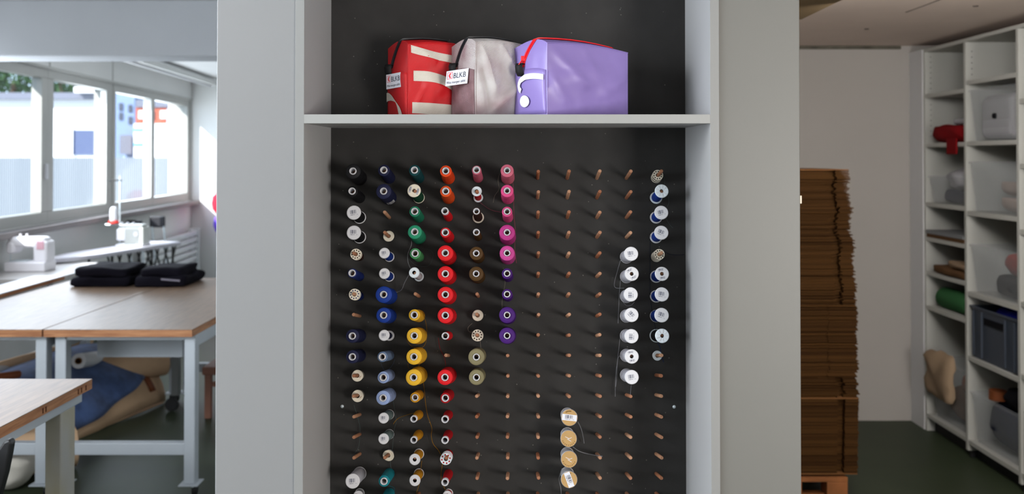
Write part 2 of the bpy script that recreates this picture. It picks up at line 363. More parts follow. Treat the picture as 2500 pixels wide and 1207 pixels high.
for c in range(1, 12):
    for r in range(1, 18):
        P0 = atY(*base(c, r), YB); ux, uy = tip(c, r)
        P1 = atY(ux+random.uniform(-.6, .6), uy+random.uniform(-.6, .6), YB-PEGL*0.985); d = (P1-P0)
        q = d.to_track_quat('Z', 'Y').to_matrix().to_4x4()
        if pme is None:
            o = pm.build('peg', PEGW, pb, smooth=True, world=False); pme = o.data
        else:
            o = bpy.data.objects.new('peg', pme); C.objects.link(o); o.parent = pb
        o.matrix_parent_inverse = Matrix.Identity(4)
        o.matrix_basis = Matrix.Translation(P0) @ q @ Matrix.Rotation(random.random()*6, 4, 'Z')
        # peg_board mesh is in world coordinates, its own world matrix is identity
# ------------------------------------------------------------------ thread spools
COL = dict(black=(16, 16, 20), navy=(26, 30, 66), dblue=(18, 38, 104), blue=(16, 56, 148), steel=(112, 136, 172), peri=(152, 172, 218),
  gg=(112, 132, 132), teal=(20, 138, 152), dteal=(8, 72, 78), green=(24, 128, 94), brgreen=(36, 146, 108), lgreen=(74, 156, 96),
  yellow=(238, 186, 48), gold=(216, 152, 26), orange=(242, 74, 20), dorange=(236, 84, 26), red=(226, 22, 32), dred=(184, 10, 22),
  pink=(208, 104, 128), hotpink=(224, 76, 136), magenta=(180, 48, 128), orchid=(196, 66, 144), purple=(68, 20, 112), olive=(132, 124, 92),
  brown=(78, 52, 14), dbrown=(50, 24, 16), white=(208, 208, 212), dgreen=(20, 76, 50), wht=(190, 190, 198), beige=(196, 186, 168))
CN = dict(black='black', navy='navy', dblue='dark blue', blue='blue', steel='steel blue', peri='pale blue', gg='grey-green', teal='turquoise', dteal='dark teal',
  green='green', brgreen='bright green', lgreen='light green', yellow='yellow', gold='golden yellow', orange='orange-red', dorange='orange', red='red', dred='dark red',
  pink='dusty pink', hotpink='hot pink', magenta='magenta', orchid='orchid pink', purple='purple', olive='olive', brown='brown', dbrown='dark brown', white='white', dgreen='dark green', wht='white', beige='beige')
TM = {}
def thread_mat(k):
    if k not in TM:
        m = mat('thread_'+k, tuple(int(q*.92) for q in COL[k]), 0.62, 0.25, var=0.14, vscale=40, stretch=(0.3, 0.3, 3), sheen=0.0)
        add_fine(m, 2*math.pi/0.0011, 0.35, 0.0004, axis=(2,)); TM[k] = m
    return TM[k]
def barcode_mat():
    m = bpy.data.materials.new('barcode_print'); m.use_nodes = True; nt = m.node_tree; b = nt.nodes['Principled BSDF']; b.inputs['Roughness'].default_value = 0.5
    tc = nt.nodes.new('ShaderNodeTexCoord'); sx = nt.nodes.new('ShaderNodeSeparateXYZ'); nt.links.new(tc.outputs['Generated'], sx.inputs[0])
    mu = nt.nodes.new('ShaderNodeMath'); mu.operation = 'MULTIPLY'; mu.inputs[1].default_value = 24; nt.links.new(sx.outputs[0], mu.inputs[0])
    fl = nt.nodes.new('ShaderNodeMath'); fl.operation = 'FLOOR'; nt.links.new(mu.outputs[0], fl.inputs[0])
    wn = nt.nodes.new('ShaderNodeTexWhiteNoise'); wn.noise_dimensions = '1D'; nt.links.new(fl.outputs[0], wn.inputs['W'])
    gt = nt.nodes.new('ShaderNodeMath'); gt.operation = 'GREATER_THAN'; gt.inputs[1].default_value = 0.47; nt.links.new(wn.outputs['Value'], gt.inputs[0])
    gy = nt.nodes.new('ShaderNodeMath'); gy.operation = 'GREATER_THAN'; gy.inputs[1].default_value = 0.28; nt.links.new(sx.outputs[1], gy.inputs[0])
    wn2 = nt.nodes.new('ShaderNodeTexWhiteNoise'); wn2.noise_dimensions = '1D'
    m2 = nt.nodes.new('ShaderNodeMath'); m2.operation = 'MULTIPLY'; m2.inputs[1].default_value = 31; nt.links.new(sx.outputs[0], m2.inputs[0])
    f2 = nt.nodes.new('ShaderNodeMath'); f2.operation = 'FLOOR'; nt.links.new(m2.outputs[0], f2.inputs[0]); nt.links.new(f2.outputs[0], wn2.inputs['W'])
    a = nt.nodes.new('ShaderNodeMath'); a.operation = 'LESS_THAN'; a.inputs[1].default_value = 0.15; nt.links.new(sx.outputs[1], a.inputs[0])
    g2 = nt.nodes.new('ShaderNodeMath'); g2.operation = 'GREATER_THAN'; g2.inputs[1].default_value = 0.45; nt.links.new(wn2.outputs['Value'], g2.inputs[0])
    t1 = nt.nodes.new('ShaderNodeMath'); t1.operation = 'MULTIPLY'; nt.links.new(gt.outputs[0], t1.inputs[0]); nt.links.new(gy.outputs[0], t1.inputs[1])
    t2 = nt.nodes.new('ShaderNodeMath'); t2.operation = 'MULTIPLY'; nt.links.new(a.outputs[0], t2.inputs[0]); nt.links.new(g2.outputs[0], t2.inputs[1])
    t3 = nt.nodes.new('ShaderNodeMath'); t3.operation = 'MAXIMUM'; nt.links.new(t1.outputs[0], t3.inputs[0]); nt.links.new(t2.outputs[0], t3.inputs[1])
    mx = nt.nodes.new('ShaderNodeMixRGB'); mx.inputs[1].default_value = rgb((198, 198, 202)); mx.inputs[2].default_value = rgb((108, 110, 122))
    nt.links.new(t3.outputs[0], mx.inputs[0]); nt.links.new(mx.outputs[0], b.inputs['Base Color']); return m
BAR = barcode_mat()
OR = ['', 'first', 'second', 'third', 'fourth', 'fifth', 'sixth', 'seventh', 'eighth', 'ninth', 'tenth', 'eleventh', 'twelfth', 'thirteenth', 'fourteenth', 'fifteenth', 'sixteenth', 'seventeenth']
def where(c, r): return '%s peg down in %s column from left' % (OR[r], OR[c])
SPOOLS = {}
def root(name, label, cat, c, r, u, v, L, group, off=0.006):
    bxp, byp = base(c, r)
    P0 = atY(bxp, byp, YB-off); P1 = atY(u, v, YB-off-L)
    q = (P1-P0).to_track_quat('Z', 'Y').to_matrix()
    t = thing(name, label, cat, P0, q, group); SPOOLS[(c, r)] = t
    return t, (P1-P0).length, (YB-off-L)/FPX
def flange(R, z0, z1, hole, m, t, name='flange', grooves=False):
    e = 0.0012; pr = [(hole, z0), (R-e, z0), (R, z0+e), (R, z1-e), (R-e, z1)]
    if grooves: pr += [(R*.86, z1), (R*.84, z1-.0008), (R*.66, z1-.0008), (R*.64, z1), (R*.46, z1), (R*.44, z1-.0008), (hole+.0018, z1-.0008), (hole+.0014, z1)]
    pr += [(hole, z1), (hole, z0)]
    return MB().lathe(pr, 32).build(name, m, t, smooth=True, world=False)
def cone(c, r, u, v, Rpx, k, rp=9.0, L=.106, size='', Rb=None, sticker=False):
    t, L, s = root('thread_spool', '%s%s thread spool with white core, %s' % (size and size+' ', CN[k], where(c, r)), 'thread spool', c, r, u, v, L, 'overlock thread spools on the peg board', off=0.004+Rpx*.00018)
    rc = rp*s; R = max(Rpx*s, rc*1.04); ri = rc*0.66; pro = 0.004 if Rpx > 10.5 else 0.0015
    Lb = L-pro; Rk = (Rb or Rpx*0.97)*s*1.05; e = min(R*.22, .004)
    if R < rc*1.1: # nearly bare tube with little thread
        prof = [(rc*.9, .002), (Rk, .004), (Rk, .02), (R*1.0, Lb*.55), (R*.95, Lb-.002), (rc*.9, Lb)]
    else:
        prof = [(rc*.9, .001), (Rk-e, .001), (Rk, e), (Rk*.995, Lb*.22), (Rk*.965, Lb*.25), (Rk*1.0, Lb*.29), (R*1.01, Lb*.5), (R*.975, Lb*.53), (R*1.01, Lb*.57), (R*1.0, Lb-e*1.6), (R*.97, Lb-e*.7), (R-e, Lb-e*.15), (rc*1.15, Lb), (rc*.9, Lb-.001)]
    MB().lathe(prof, 36).build('thread', thread_mat(k), t, smooth=True, world=False)
    MB().lathe([(ri, 0), (rc, 0), (rc, L-.0016), (rc-.0007, L-.0003), (rc-.0014, L), (ri+.0006, L-.0004), (ri, L-.0016), (ri, 0)], 32).build('tube', WHITEP, t, smooth=True, world=False)
    if sticker:
        n = 8; a0, a1 = math.radians(sticker), math.radians(sticker+62); vs = []
        for z in (Lb*.12, Lb*.42):
            for i in range(n+1):
                a = a0+(a1-a0)*i/n; vs.append(((Rk+.0006)*math.cos(a), (Rk+.0006)*math.sin(a), z))
        MB().add(vs, [(i, i+1, n+2+i, n+1+i) for i in range(n)]).build('barcode_label', BAR, t, world=False)
    return t
def flanged(c, r, u, v, R, k, code=0.0, hole=False, L=.08, m=None, rt=.82, size='', lm='white', thr=True, Rbpx=None, grooves=False, spokes=False):
    t, L, s = root('thread_spool', '%s thread on a %s flanged spool, %s' % (CN[k], lm, where(c, r)), 'thread spool', c, r, u, v, L, 'flanged thread spools on the peg board', off=0.006+R*.0002)
    R *= s; m = m or WHITEP; hr = 0.0042 if hole or grooves else 0.0008; Rb = (Rbpx*s if Rbpx else R*.96)
    flange(R, L-.0035, L, hr if (hole or grooves) else .0, m, t, grooves=grooves)
    flange(Rb, 0, .0035, .004, m, t)
    Rt = R*rt; MB().lathe([(.0045, .0035), (Rt*.97, .0035), (Rt, .006), (Rt*.99, L*.5), (Rt, L-.006), (Rt*.97, L-.0035), (.0045, L-.0035)], 32).build('thread', thread_mat(k), t, smooth=True, world=False)
    MB().lathe([(.0042, .001), (.0050, .001), (.0050, L-.001), (.0042, L-.001), (.0042, .001)], 20).build('core', m if hole else BLACK, t, smooth=True, world=False)
    zt = L+.0003
    if code is not None:
        A = Matrix.Rotation(math.radians(code), 4, 'Z')
        wq, hq = R*1.02, R*0.72
        cy = 0.0
        if hole: # two small print fields either side of the hole
            for sgn in (-1, 1):
                vs = [A @ Vector((x, sgn*R*.58+y, zt)) for x, y in ((-R*.45, -R*.16), (R*.45, -R*.16), (R*.45, R*.16), (-R*.45, R*.16))]
                MB().add(vs, [(0, 1, 2, 3)]).build('barcode_label', BAR, t, world=False)
        else:
            vs = [(x, cy+y, 0) for x, y in ((-wq/2, -hq/2), (wq/2, -hq/2), (wq/2, hq/2), (-wq/2, hq/2))]
            o = MB().add(vs, [(0, 1, 2, 3)]).build('barcode_label', BAR, t, world=False)
            o.matrix_basis = Matrix.Translation((0, 0, zt)) @ A
    if spokes:
        for k2 in range(9):
            a = k2*2*math.pi/9
            MB().bar((R*.35*math.cos(a), R*.35*math.sin(a), zt), (R*.9*math.cos(a), R*.9*math.sin(a), zt), .0011, .0011).build('spoke', WHITEP, t, world=False)
    return t
def roll(t, ang):  # turn barcode upright in camera view: local axes follow track quat
    pass
def holed_disc(R, z0, z1, n, t, m, hole=.0045, r1=.60, r2=.84, name='flange'):
    mb = MB(); N = n*6; rr = [hole, R*.48, R*r1, R*(r1+r2)/2, R*r2, R]
    for z, flip in ((z1, 0), (z0, 1)):
        vs = [(q*math.cos(2*math.pi*k/N), q*math.sin(2*math.pi*k/N), z) for q in rr for k in range(N)]; fs = []
        for i in range(len(rr)-1):
            for k in range(N):
                if i in (2, 3) and k % 6 in (0, 1, 2): continue
                k2 = (k+1) % N; fs.append((i*N+k, (i+1)*N+k, (i+1)*N+k2, i*N+k2))
        mb.add(vs, fs)
    mb.lathe([(R, z0), (R, z1)], N); mb.lathe([(hole, z0), (hole, z1)], N)
    return mb.build(name, m, t, world=False)
def bobbin(c, r, u, v, R, k, L=.05, n=10, stack=2, off=0.005, R_in=.9, m=None, red=False):
    t, L, s = root('sewing_bobbin', '%s holed sewing bobbin with %s thread, %s' % ('milky' if m else 'cream', CN[k], where(c, r)), 'bobbin', c, r, u, v, L, 'holed bobbins on the peg board', off=off+R*.0002)
    R *= s; m = m or CREAMP; h = .012
    zs = L
    for q in range(stack):
        if zs-h < 0: break
        holed_disc(R, zs-.0012, zs, n, t, m); holed_disc(R, zs-h, zs-h+.0012, n, t, m)
        MB().lathe([(.0046, zs-.0012), (R*R_in, zs-.0012), (R*R_in, zs-h+.0012), (.0046, zs-h+.0012)], 28).build('thread', thread_mat(k), t, smooth=True, world=False)
        zs -= h+.002
    if zs > .012: MB().lathe([(.0046, 0), (R*.75, 0), (R*.8, .004), (R*.8, zs-.002), (.0046, zs)], 24).build('thread', thread_mat(k), t, smooth=True, world=False)
    return t
def disc(c, r, u, v, R, L, k='white', mark=False, off=.005, m=None, label=None):
    t, L, s = root('thread_spool_end', label or 'small cream spool disc pierced by its peg, %s' % where(c, r), 'spool', c, r, u, v, L, 'small discs on the peg board', off=off+R*.0002)
    R *= s; m = m or CREAMP
    MB().lathe([(.0046, L-.0025), (R-.001, L-.0025), (R, L-.0015), (R, L-.0008), (R-.001, L), (R*.8, L), (R*.78, L-.0006), (.0046, L-.0006), (.0046, L-.0025)], 30).build('flange', m, t, smooth=True, world=False)
    if L > .008: MB().lathe([(.0046, 0), (R*.8, 0), (R*.82, L-.0025), (.0046, L-.0025)], 24).build('thread', thread_mat(k), t, smooth=True, world=False)
    if mark:
        p = mat('brown_print', (150, 112, 82), .7, .2)
        for a in (200, 330): MB().add([(R*.55*math.cos(math.radians(a+d_)) + dx, R*.45*math.sin(math.radians(a+d_)), L-.0003) for d_, dx in ((-22, 0), (22, 0), (30, .002), (-30, .002))], [(0, 1, 2, 3)]).build('print', p, t, world=False)
    return t
# column 1
cone(1, 1, 861, 417.5, 19, 'black', Rb=18, size='large'); cone(1, 2, 859, 466.5, 13.5, 'black', Rb=13.5, size='slim')
flanged(1, 3, 863.7, 519.3, 17.5, 'black', 8, Rbpx=16); flanged(1, 4, 863.7, 568.2, 17.5, 'black', 0, Rbpx=16)
bobbin(1, 5, 868.7, 621, 13.3, 'dbrown', stack=1); cone(1, 6, 859, 667, 11.5, 'dblue', Rb=11, size='slim')
bobbin(1, 7, 865.4, 719.3, 13.6, 'dblue', L=.062, stack=1)
cone(1, 9, 859.5, 821, 16.5, 'navy', size='large'); cone(1, 10, 859.5, 872, 16, 'navy', size='large')
disc(1, 11, 872.4, 918, 14, .030, 'beige', True, label='cream paper-faced cotton reel with brown print, %s' % where(1, 11)); disc(1, 12, 873, 967.6, 14.5, .028, 'beige', True)
flanged(1, 16, 860.8, 1175.8, 17.5, 'wht', 4, L=.092, rt=.93, size='large'); flanged(1, 17, 874.5, 1212, 12.5, 'wht', None, L=.03)
# column 2
cone(2, 1, 936.5, 415, 14.5, 'navy', Rb=14.5); cone(2, 2, 936, 466.5, 19, 'navy', Rb=18, size='large', sticker=265)
disc(2, 4, 948.8, 576.8, 13.5, .010); flanged(2, 5, 938.3, 618.3, 13.2, 'blue', 10); flanged(2, 6, 938.3, 668.2, 13.2, 'blue', 12)
cone(2, 7, 936, 719.5, 20.5, 'blue', size='large'); cone(2, 8, 936, 770, 18.5, 'blue', size='large')
flanged(2, 9, 937.7, 819.3, 13.3, 'navy', 0, rt=.62); cone(2, 10, 932.5, 872, 12.5, 'steel'); cone(2, 11, 935, 922.5, 14.3, 'peri')
cone(2, 12, 934.5, 972.5, 17.3, 'peri', size='large'); flanged(2, 13, 936.3, 1021.6, 12.9, 'gg', 0, rt=.92); flanged(2, 14, 936.3, 1072.4, 12.9, 'gg', 0, rt=.92)
disc(2, 15, 947.9, 1113.6, 14, .010); cone(2, 16, 937, 1176.5, 13.5, 'teal'); cone(2, 17, 941, 1226, 13.5, 'teal', size='lowest')
# column 3
cone(3, 1, 1011.5, 415, 13.8, 'dteal'); flanged(3, 2, 1010.7, 465.5, 16.5, 'dgreen', 75, hole=True, L=.07, m=CREAMP, lm='cream', Rbpx=14.5)
cone(3, 3, 1012, 516, 13.3, 'green'); cone(3, 4, 1012, 566, 17.2, 'brgreen', Rb=17.5, size='large'); cone(3, 5, 1013, 619, 13.2, 'lgreen')
flanged(3, 6, 1011, 666, 13, 'white', None, L=.075, m=CLEARP, lm='milky', grooves=True, rt=.7)
cone(3, 8, 1011, 769.5, 14, 'yellow', Rb=15); cone(3, 9, 1011, 820.5, 19, 'yellow', Rb=20, size='large'); cone(3, 10, 1010, 872, 19.2, 'yellow', Rb=20, size='large')
cone(3, 11, 1009.5, 922.5, 20, 'yellow', Rb=21, size='largest'); cone(3, 12, 1013, 971.5, 12.3, 'gold', rp=8.3, L=.095)
cone(3, 13, 1009.8, 1024, 8.5, 'gold', Rb=11, rp=8.5, size='slim'); cone(3, 14, 1009.8, 1075.5, 8.5, 'gold', Rb=11, rp=8.5, size='slim')
flanged(3, 15, 1012.3, 1122.8, 13.5, 'gold', None, L=.078, grooves=True, rt=.85); flanged(3, 16, 1012.8, 1174, 13.5, 'gold', None, L=.078, grooves=True, rt=.85)
# column 4
cone(4, 1, 1088, 417, 14.3, 'orange', Rb=15.5); cone(4, 2, 1088, 466.5, 14, 'dorange', Rb=15.5)
cone(4, 3, 1086, 515, 8.5, 'red', Rb=10.5, size='slim'); cone(4, 4, 1087, 567.5, 12.5, 'red', Rb=14)
for r, y in ((5, 617.8), (6, 668.8), (7, 719.6), (8, 770.6)): cone(4, r, 1087, y, 19.4, 'red', Rb=20, size='large')
cone(4, 9, 1086.8, 820.7, 9.2, 'red', Rb=10.5, size='slim'); cone(4, 11, 1086, 922.3, 18.8, 'red', Rb=20, size='large'); cone(4, 12, 1087, 973, 12.5, 'dred', Rb=14)
for r, y in ((13, 1025), (14, 1076), (16, 1179)): cone(4, r, 1086.2, y, 8.7, 'dred', Rb=11, size='slim')
bobbin(4, 15, 1088.6, 1121.5, 14, 'dred', L=.058, n=8, stack=2, m=CLEARP); flanged(4, 17, 1092, 1211, 11.5, 'dred', None, L=.03, hole=True)
# column 5
cone(5, 1, 1163.3, 414.5, 11.3, 'pink', Rb=11.8); flanged(5, 2, 1163.6, 467, 12.5, 'dred', None, L=.06, m=CLEARP, lm='milky', grooves=True, rt=.68)
t53 = cone(5, 3, 1163.2, 516, 9.6, 'dbrown', rp=8.2, Rb=10.5, size='slim'); flange(.0128, .0, .0025, .007, CREAMP, t53, 'flange')
cone(5, 4, 1163, 567, 8.8, 'brown', rp=8.4, Rb=9.5, size='slim', L=.1); cone(5, 5, 1162.6, 618.5, 16.5, 'brown', rp=8.2); cone(5, 6, 1162.4, 668.5, 17.8, 'brown', rp=8.2, size='large')
disc(5, 8, 1166.3, 770.6, 13.6, .016); bobbin(5, 9, 1165.5, 819.4, 14, 'dbrown', L=.026, stack=1)
cone(5, 10, 1162.8, 872.5, 20, 'olive', rp=8.6, size='large'); cone(5, 11, 1163, 922.3, 18.7, 'olive', rp=8.6, size='large')
# column 6
for r, y, R, k, sz in ((1, 416, 16, 'pink', ''), (2, 465.5, 15.6, 'hotpink', ''), (3, 516.5, 12.6, 'hotpink', 'slim'), (4, 567.5, 19.5, 'magenta', 'large'), (5, 618, 18.5, 'orchid', 'large'),
                       (6, 668, 13, 'purple', ''), (7, 718.6, 12.6, 'purple', ''), (8, 769.6, 19.8, 'purple', 'large'), (9, 820.2, 19.8, 'purple', 'large')):
    cone(6, r, 1238, y, R, k, rp=8.2, size=sz, Rb=R*1.02)
# column 8: kraft-faced reels
KRAFT = mat('kraft_face', (172, 138, 88), .6, .3, var=.08, vscale=60)
def reel(r, u, v, strip=None, back=(0, 0)):
    t, L, s = root('cotton_reel', 'reel with tan printed face%s, %s' % (' and barcode strip' if strip is not None else '', where(8, r)), 'thread reel', 8, r, u, v, .088, 'tan faced reels on the peg board')
    R = 20*s
    MB().lathe([(.0045, 0), (R*.84, 0), (R*.85, .002), (R*.85, .006), (R*.8, .007), (R*.93, L-.010), (R, L-.006), (R, L-.002), (R-.001, L), (0, L)], 40).build('spool', WHITEP, t, smooth=True, world=False)
    MB().lathe([(R*.96, L+.0002), (R*.95, L+.0006), (0, L+.0006)], 40).build('paper_face', KRAFT, t, smooth=True, world=False)
    pr = mat('tan_print', (120, 90, 48), .7, .2)
    rnd = random.Random(r)
    for i in range(9):     # unreadable printed letters along the rim
        a = math.radians((200 if strip is None else 75)+i*(17 if strip is None else 6)); q = R*.76
        A = Matrix.Translation((q*math.cos(a), q*math.sin(a), L+.0008)) @ Matrix.Rotation(a+math.pi/2, 4, 'Z')
        w_, h_ = .0011, .0013
        MB().add([A @ Vector((x, y, 0)) for x, y in ((-w_, -h_), (w_*.2, -h_), (w_, h_), (-w_*rnd.random(), h_))], [(0, 1, 2, 3)]).build('print', pr, t, world=False)
    if strip is not None:
        hb = R*.36; wb = math.sqrt((R*.96)**2-hb**2)
        A = Matrix.Translation((0, 0, L+.0009)) @ Matrix.Rotation(math.radians(strip), 4, 'Z')
        o = MB().add([A @ Vector(p) for p in ((-wb, -hb, 0), (wb, -hb, 0), (wb, hb, 0), (-wb, hb, 0))], [(0, 1, 2, 3)]).build('label_strip', TAGW, t, world=False)
        o = MB().add([(-wb*.62, -hb*.7, 0), (wb*.62, -hb*.7, 0), (wb*.62, hb*.8, 0), (-wb*.62, hb*.8, 0)], [(0, 1, 2, 3)]).build('barcode_label', BAR, t, world=False)
        o.matrix_basis = Matrix.Translation((0, 0, .0003)) @ A
    else:
        for i, (x, y, l, a) in enumerate(((-.003, .002, .005, -25), (.003, 0.001, .004, 20), (.001, -.003, .005, -30))):
            A = Matrix.Translation((x, y, L+.0008)) @ Matrix.Rotation(math.radians(a), 4, 'Z')
            MB().add([A @ Vector(p) for p in ((-l, -.0004, 0), (l, -.0004, 0), (l, .0005, 0), (-l, .0005, 0))], [(0, 1, 2, 3)]).build('crease', TAGW, t, world=False)
reel(13, 1390.2, 1020.3, -6); reel(14, 1388.3, 1071.8); reel(15, 1389.5, 1122.3); reel(16, 1389.5, 1172, -70)
# column 10
for r, u, v, cd_, hl in ((5, 1541, 620, 6, 0), (6, 1542.4, 669, 30, 1), (7, 1540, 719.3, 88, 0), (8, 1541.8, 769.4, -48, 0), (9, 1541.8, 821.4, 86, 0), (10, 1542.4, 871, 10, 1), (11, 1542.4, 921.5, 8, 0)):
    flanged(10, r, u, v, 17.2, 'wht', cd_, hole=bool(hl), L=.086, rt=.93, Rbpx=16.5)
# column 11
BOB = dict(k='beige')
bobbin(11, 1, 1606, 427.7, 13, 'black', L=.028, stack=2)
flanged(11, 2, 1615.5, 466.7, 16.8, 'blue', None, hole=True, L=.078, m=CLEARP, lm='milky', rt=.72, Rbpx=15.5, spokes=True)
flanged(11, 3, 1614.7, 519.3, 17, 'blue', 12, rt=.72, Rbpx=15.5); flanged(11, 4, 1614.7, 568.3, 17.3, 'blue', -24, rt=.72, Rbpx=15.5)
bobbin(11, 5, 1609.7, 621.4, 13, 'black', L=.042, stack=3)
flanged(11, 6, 1616.2, 669, 17.2, 'blue', 12, hole=True, rt=.76, Rbpx=15.5); flanged(11, 7, 1616, 719.3, 17.3, 'blue', -10, rt=.76, Rbpx=15.5); flanged(11, 8, 1615.5, 770, 17.6, 'blue', -20, rt=.84, Rbpx=15.5)
flanged(11, 9, 1616.8, 820.6, 17.2, 'black', None, hole=True, m=CLEARP, lm='milky', rt=.84, Rbpx=16.5, spokes=True)
disc(11, 10, 1605, 869, 12, .012, m=CLEARP, label='small milky plastic disc pierced by its peg, %s' % where(11, 10))
# loose thread ends (part of their spool)
def loose(c, r, k, pts, w_=0.00045, y=.012):
    P = [atY(p[0], p[1], YB-(p[2] if len(p) > 2 else y)) for p in pts]
    # catmull-rom
    Q = []
    for i in range(len(P)-1):
        a, b, c2, d = P[max(i-1, 0)], P[i], P[i+1], P[min(i+2, len(P)-1)]
        for j in range(6):
            t = j/6; Q.append(0.5*((2*b)+(-a+c2)*t+(2*a-5*b+4*c2-d)*t*t+(-a+3*b-3*c2+d)*t**3))
    Q.append(P[-1])
    m = mat('loose_'+k, tuple(int(q*.6) for q in COL[k]), .8, .1)
    MB().tube(Q, w_, 5).build('loose_thread', m, SPOOLS[(c, r)], smooth=True)
loose(3, 6, 'white', [(1002, 655, .07), (996, 640, .05), (996, 620, .03), (1004, 600), (1005, 588)], .0008)
loose(3, 6, 'white', [(998, 672, .07), (988, 690, .05), (980, 708, .03), (966, 714), (952, 706, .08)], .0009)
loose(5, 2, 'pink', [(1170, 493), (1190, 508), (1205, 515), (1226, 519)], .0005)
loose(6, 1, 'beige', [(1222, 415, .05), (1216, 440, .03), (1218, 462), (1208, 478), (1204, 495)], .00035)
loose(6, 1, 'pink', [(1252, 440), (1254, 480), (1255, 530), (1258, 560), (1257, 610), (1261, 643, .02)], .0005)
loose(6, 6, 'beige', [(1228, 676, .05), (1233, 690, .03), (1229, 715), (1226, 735), (1226, 755)], .0004)
loose(5, 9, 'beige', [(1153, 790), (1143, 800), (1145, 810), (1155, 812, .03)], .0004)
loose(5, 9, 'beige', [(1172, 832), (1174, 850)], .0004)
loose(3, 8, 'gold', [(1034, 768, .04), (1040, 790, .02), (1042, 810), (1040, 835), (1032, 848), (1014, 850), (1000, 842), (993, 830, .06)], .0005)
loose(3, 10, 'gold', [(996, 888, .06), (998, 900, .03), (1012, 903, .02), (1025, 890, .04)], .0005)
loose(3, 11, 'gold', [(1033, 930, .03), (1036, 955), (1039, 985), (1044, 1015), (1054, 1045), (1053, 1065), (1058, 1085), (1072, 1103), (1080, 1125), (1077, 1165), (1084, 1190), (1090, 1200)], .0006)
loose(3, 13, 'gold', [(1016, 1008, .05), (1000, 1012, .03), (976, 1020), (966, 1028), (960, 1036)], .0006)
loose(2, 10, 'steel', [(930, 885, .06), (935, 900), (944, 906), (958, 892), (964, 878)], .0004)
loose(2, 12, 'gg', [(960, 980, .03), (964, 1005), (967, 1030), (962, 1052), (958, 1098), (953, 1130), (957, 1150)], .0005)
loose(1, 12, 'gg', [(864, 990), (874, 1022), (879, 1050), (876, 1090), (866, 1107)], .0004)
loose(4, 9, 'dred', [(1070, 825), (1074, 850), (1084, 872), (1088, 890), (1086, 902, .04)], .0005)
loose(2, 16, 'teal', [(950, 1187, .02), (962, 1192), (963, 1204)], .0005)
loose(3, 15, 'gold', [(1030, 1126, .02), (1027, 1150), (1024, 1180), (1016, 1206)], .0006)
loose(10, 5, 'wht', [(1516, 633, .06), (1508, 660, .03), (1500, 700), (1524, 704, .02)], .0006)
loose(10, 6, 'wht', [(1515, 684), (1512, 720), (1509, 790)], .0006)
loose(10, 7, 'wht', [(1521, 738, .03), (1530, 747), (1542, 745), (1549, 737, .03)], .0005)
loose(10, 9, 'wht', [(1514, 824, .03), (1508, 876), (1503, 920), (1502, 969)], .0006)
loose(10, 10, 'wht', [(1516, 866, .05), (1508, 880, .02), (1505, 930), (1503, 945)], .0006)
loose(10, 11, 'wht', [(1541, 941, .04), (1539, 964, .08)], .0006)
loose(8, 13, 'wht', [(1411, 1031, .08), (1419, 1048, .05), (1424, 1070, .02), (1426, 1083)], .0009)
loose(8, 14, 'wht', [(1399, 1092, .07), (1415, 1103, .05), (1440, 1110, .04), (1470, 1115, .085)], .0009)
loose(8, 16, 'wht', [(1372, 1145, .06), (1365, 1170, .04), (1369, 1192, .03), (1371, 1215, .03)], .0008)
loose(11, 2, 'gg', [(1632, 480, .03), (1633, 495), (1629, 505)], .0004)
loose(11, 3, 'gg', [(1626, 533, .03), (1634, 548), (1643, 557)], .0004)
loose(11, 1, 'gg', [(1619, 430, .03), (1623, 440), (1622, 452)], .0004)
loose(11, 9, 'blue', [(1606, 838, .06), (1612, 850), (1614, 865), (1620, 885)], .0006)
loose(3, 4, 'gg', [(992, 567, .09), (998, 577, .08), (1004, 582, .06), (1005, 588, .012)], .0005)
loose(11, 5, 'navy', [(1622, 614), (1635, 621), (1655, 623), (1671, 622)], .0005)
loose(11, 6, 'navy', [(1588, 575), (1587, 650), (1588, 720), (1592, 760), (1602, 810)], .0005)
loose(3, 5, 'gg', [(1030, 608), (1052, 612), (1057, 628), (1045, 650), (1015, 648), (998, 632)], .0003)
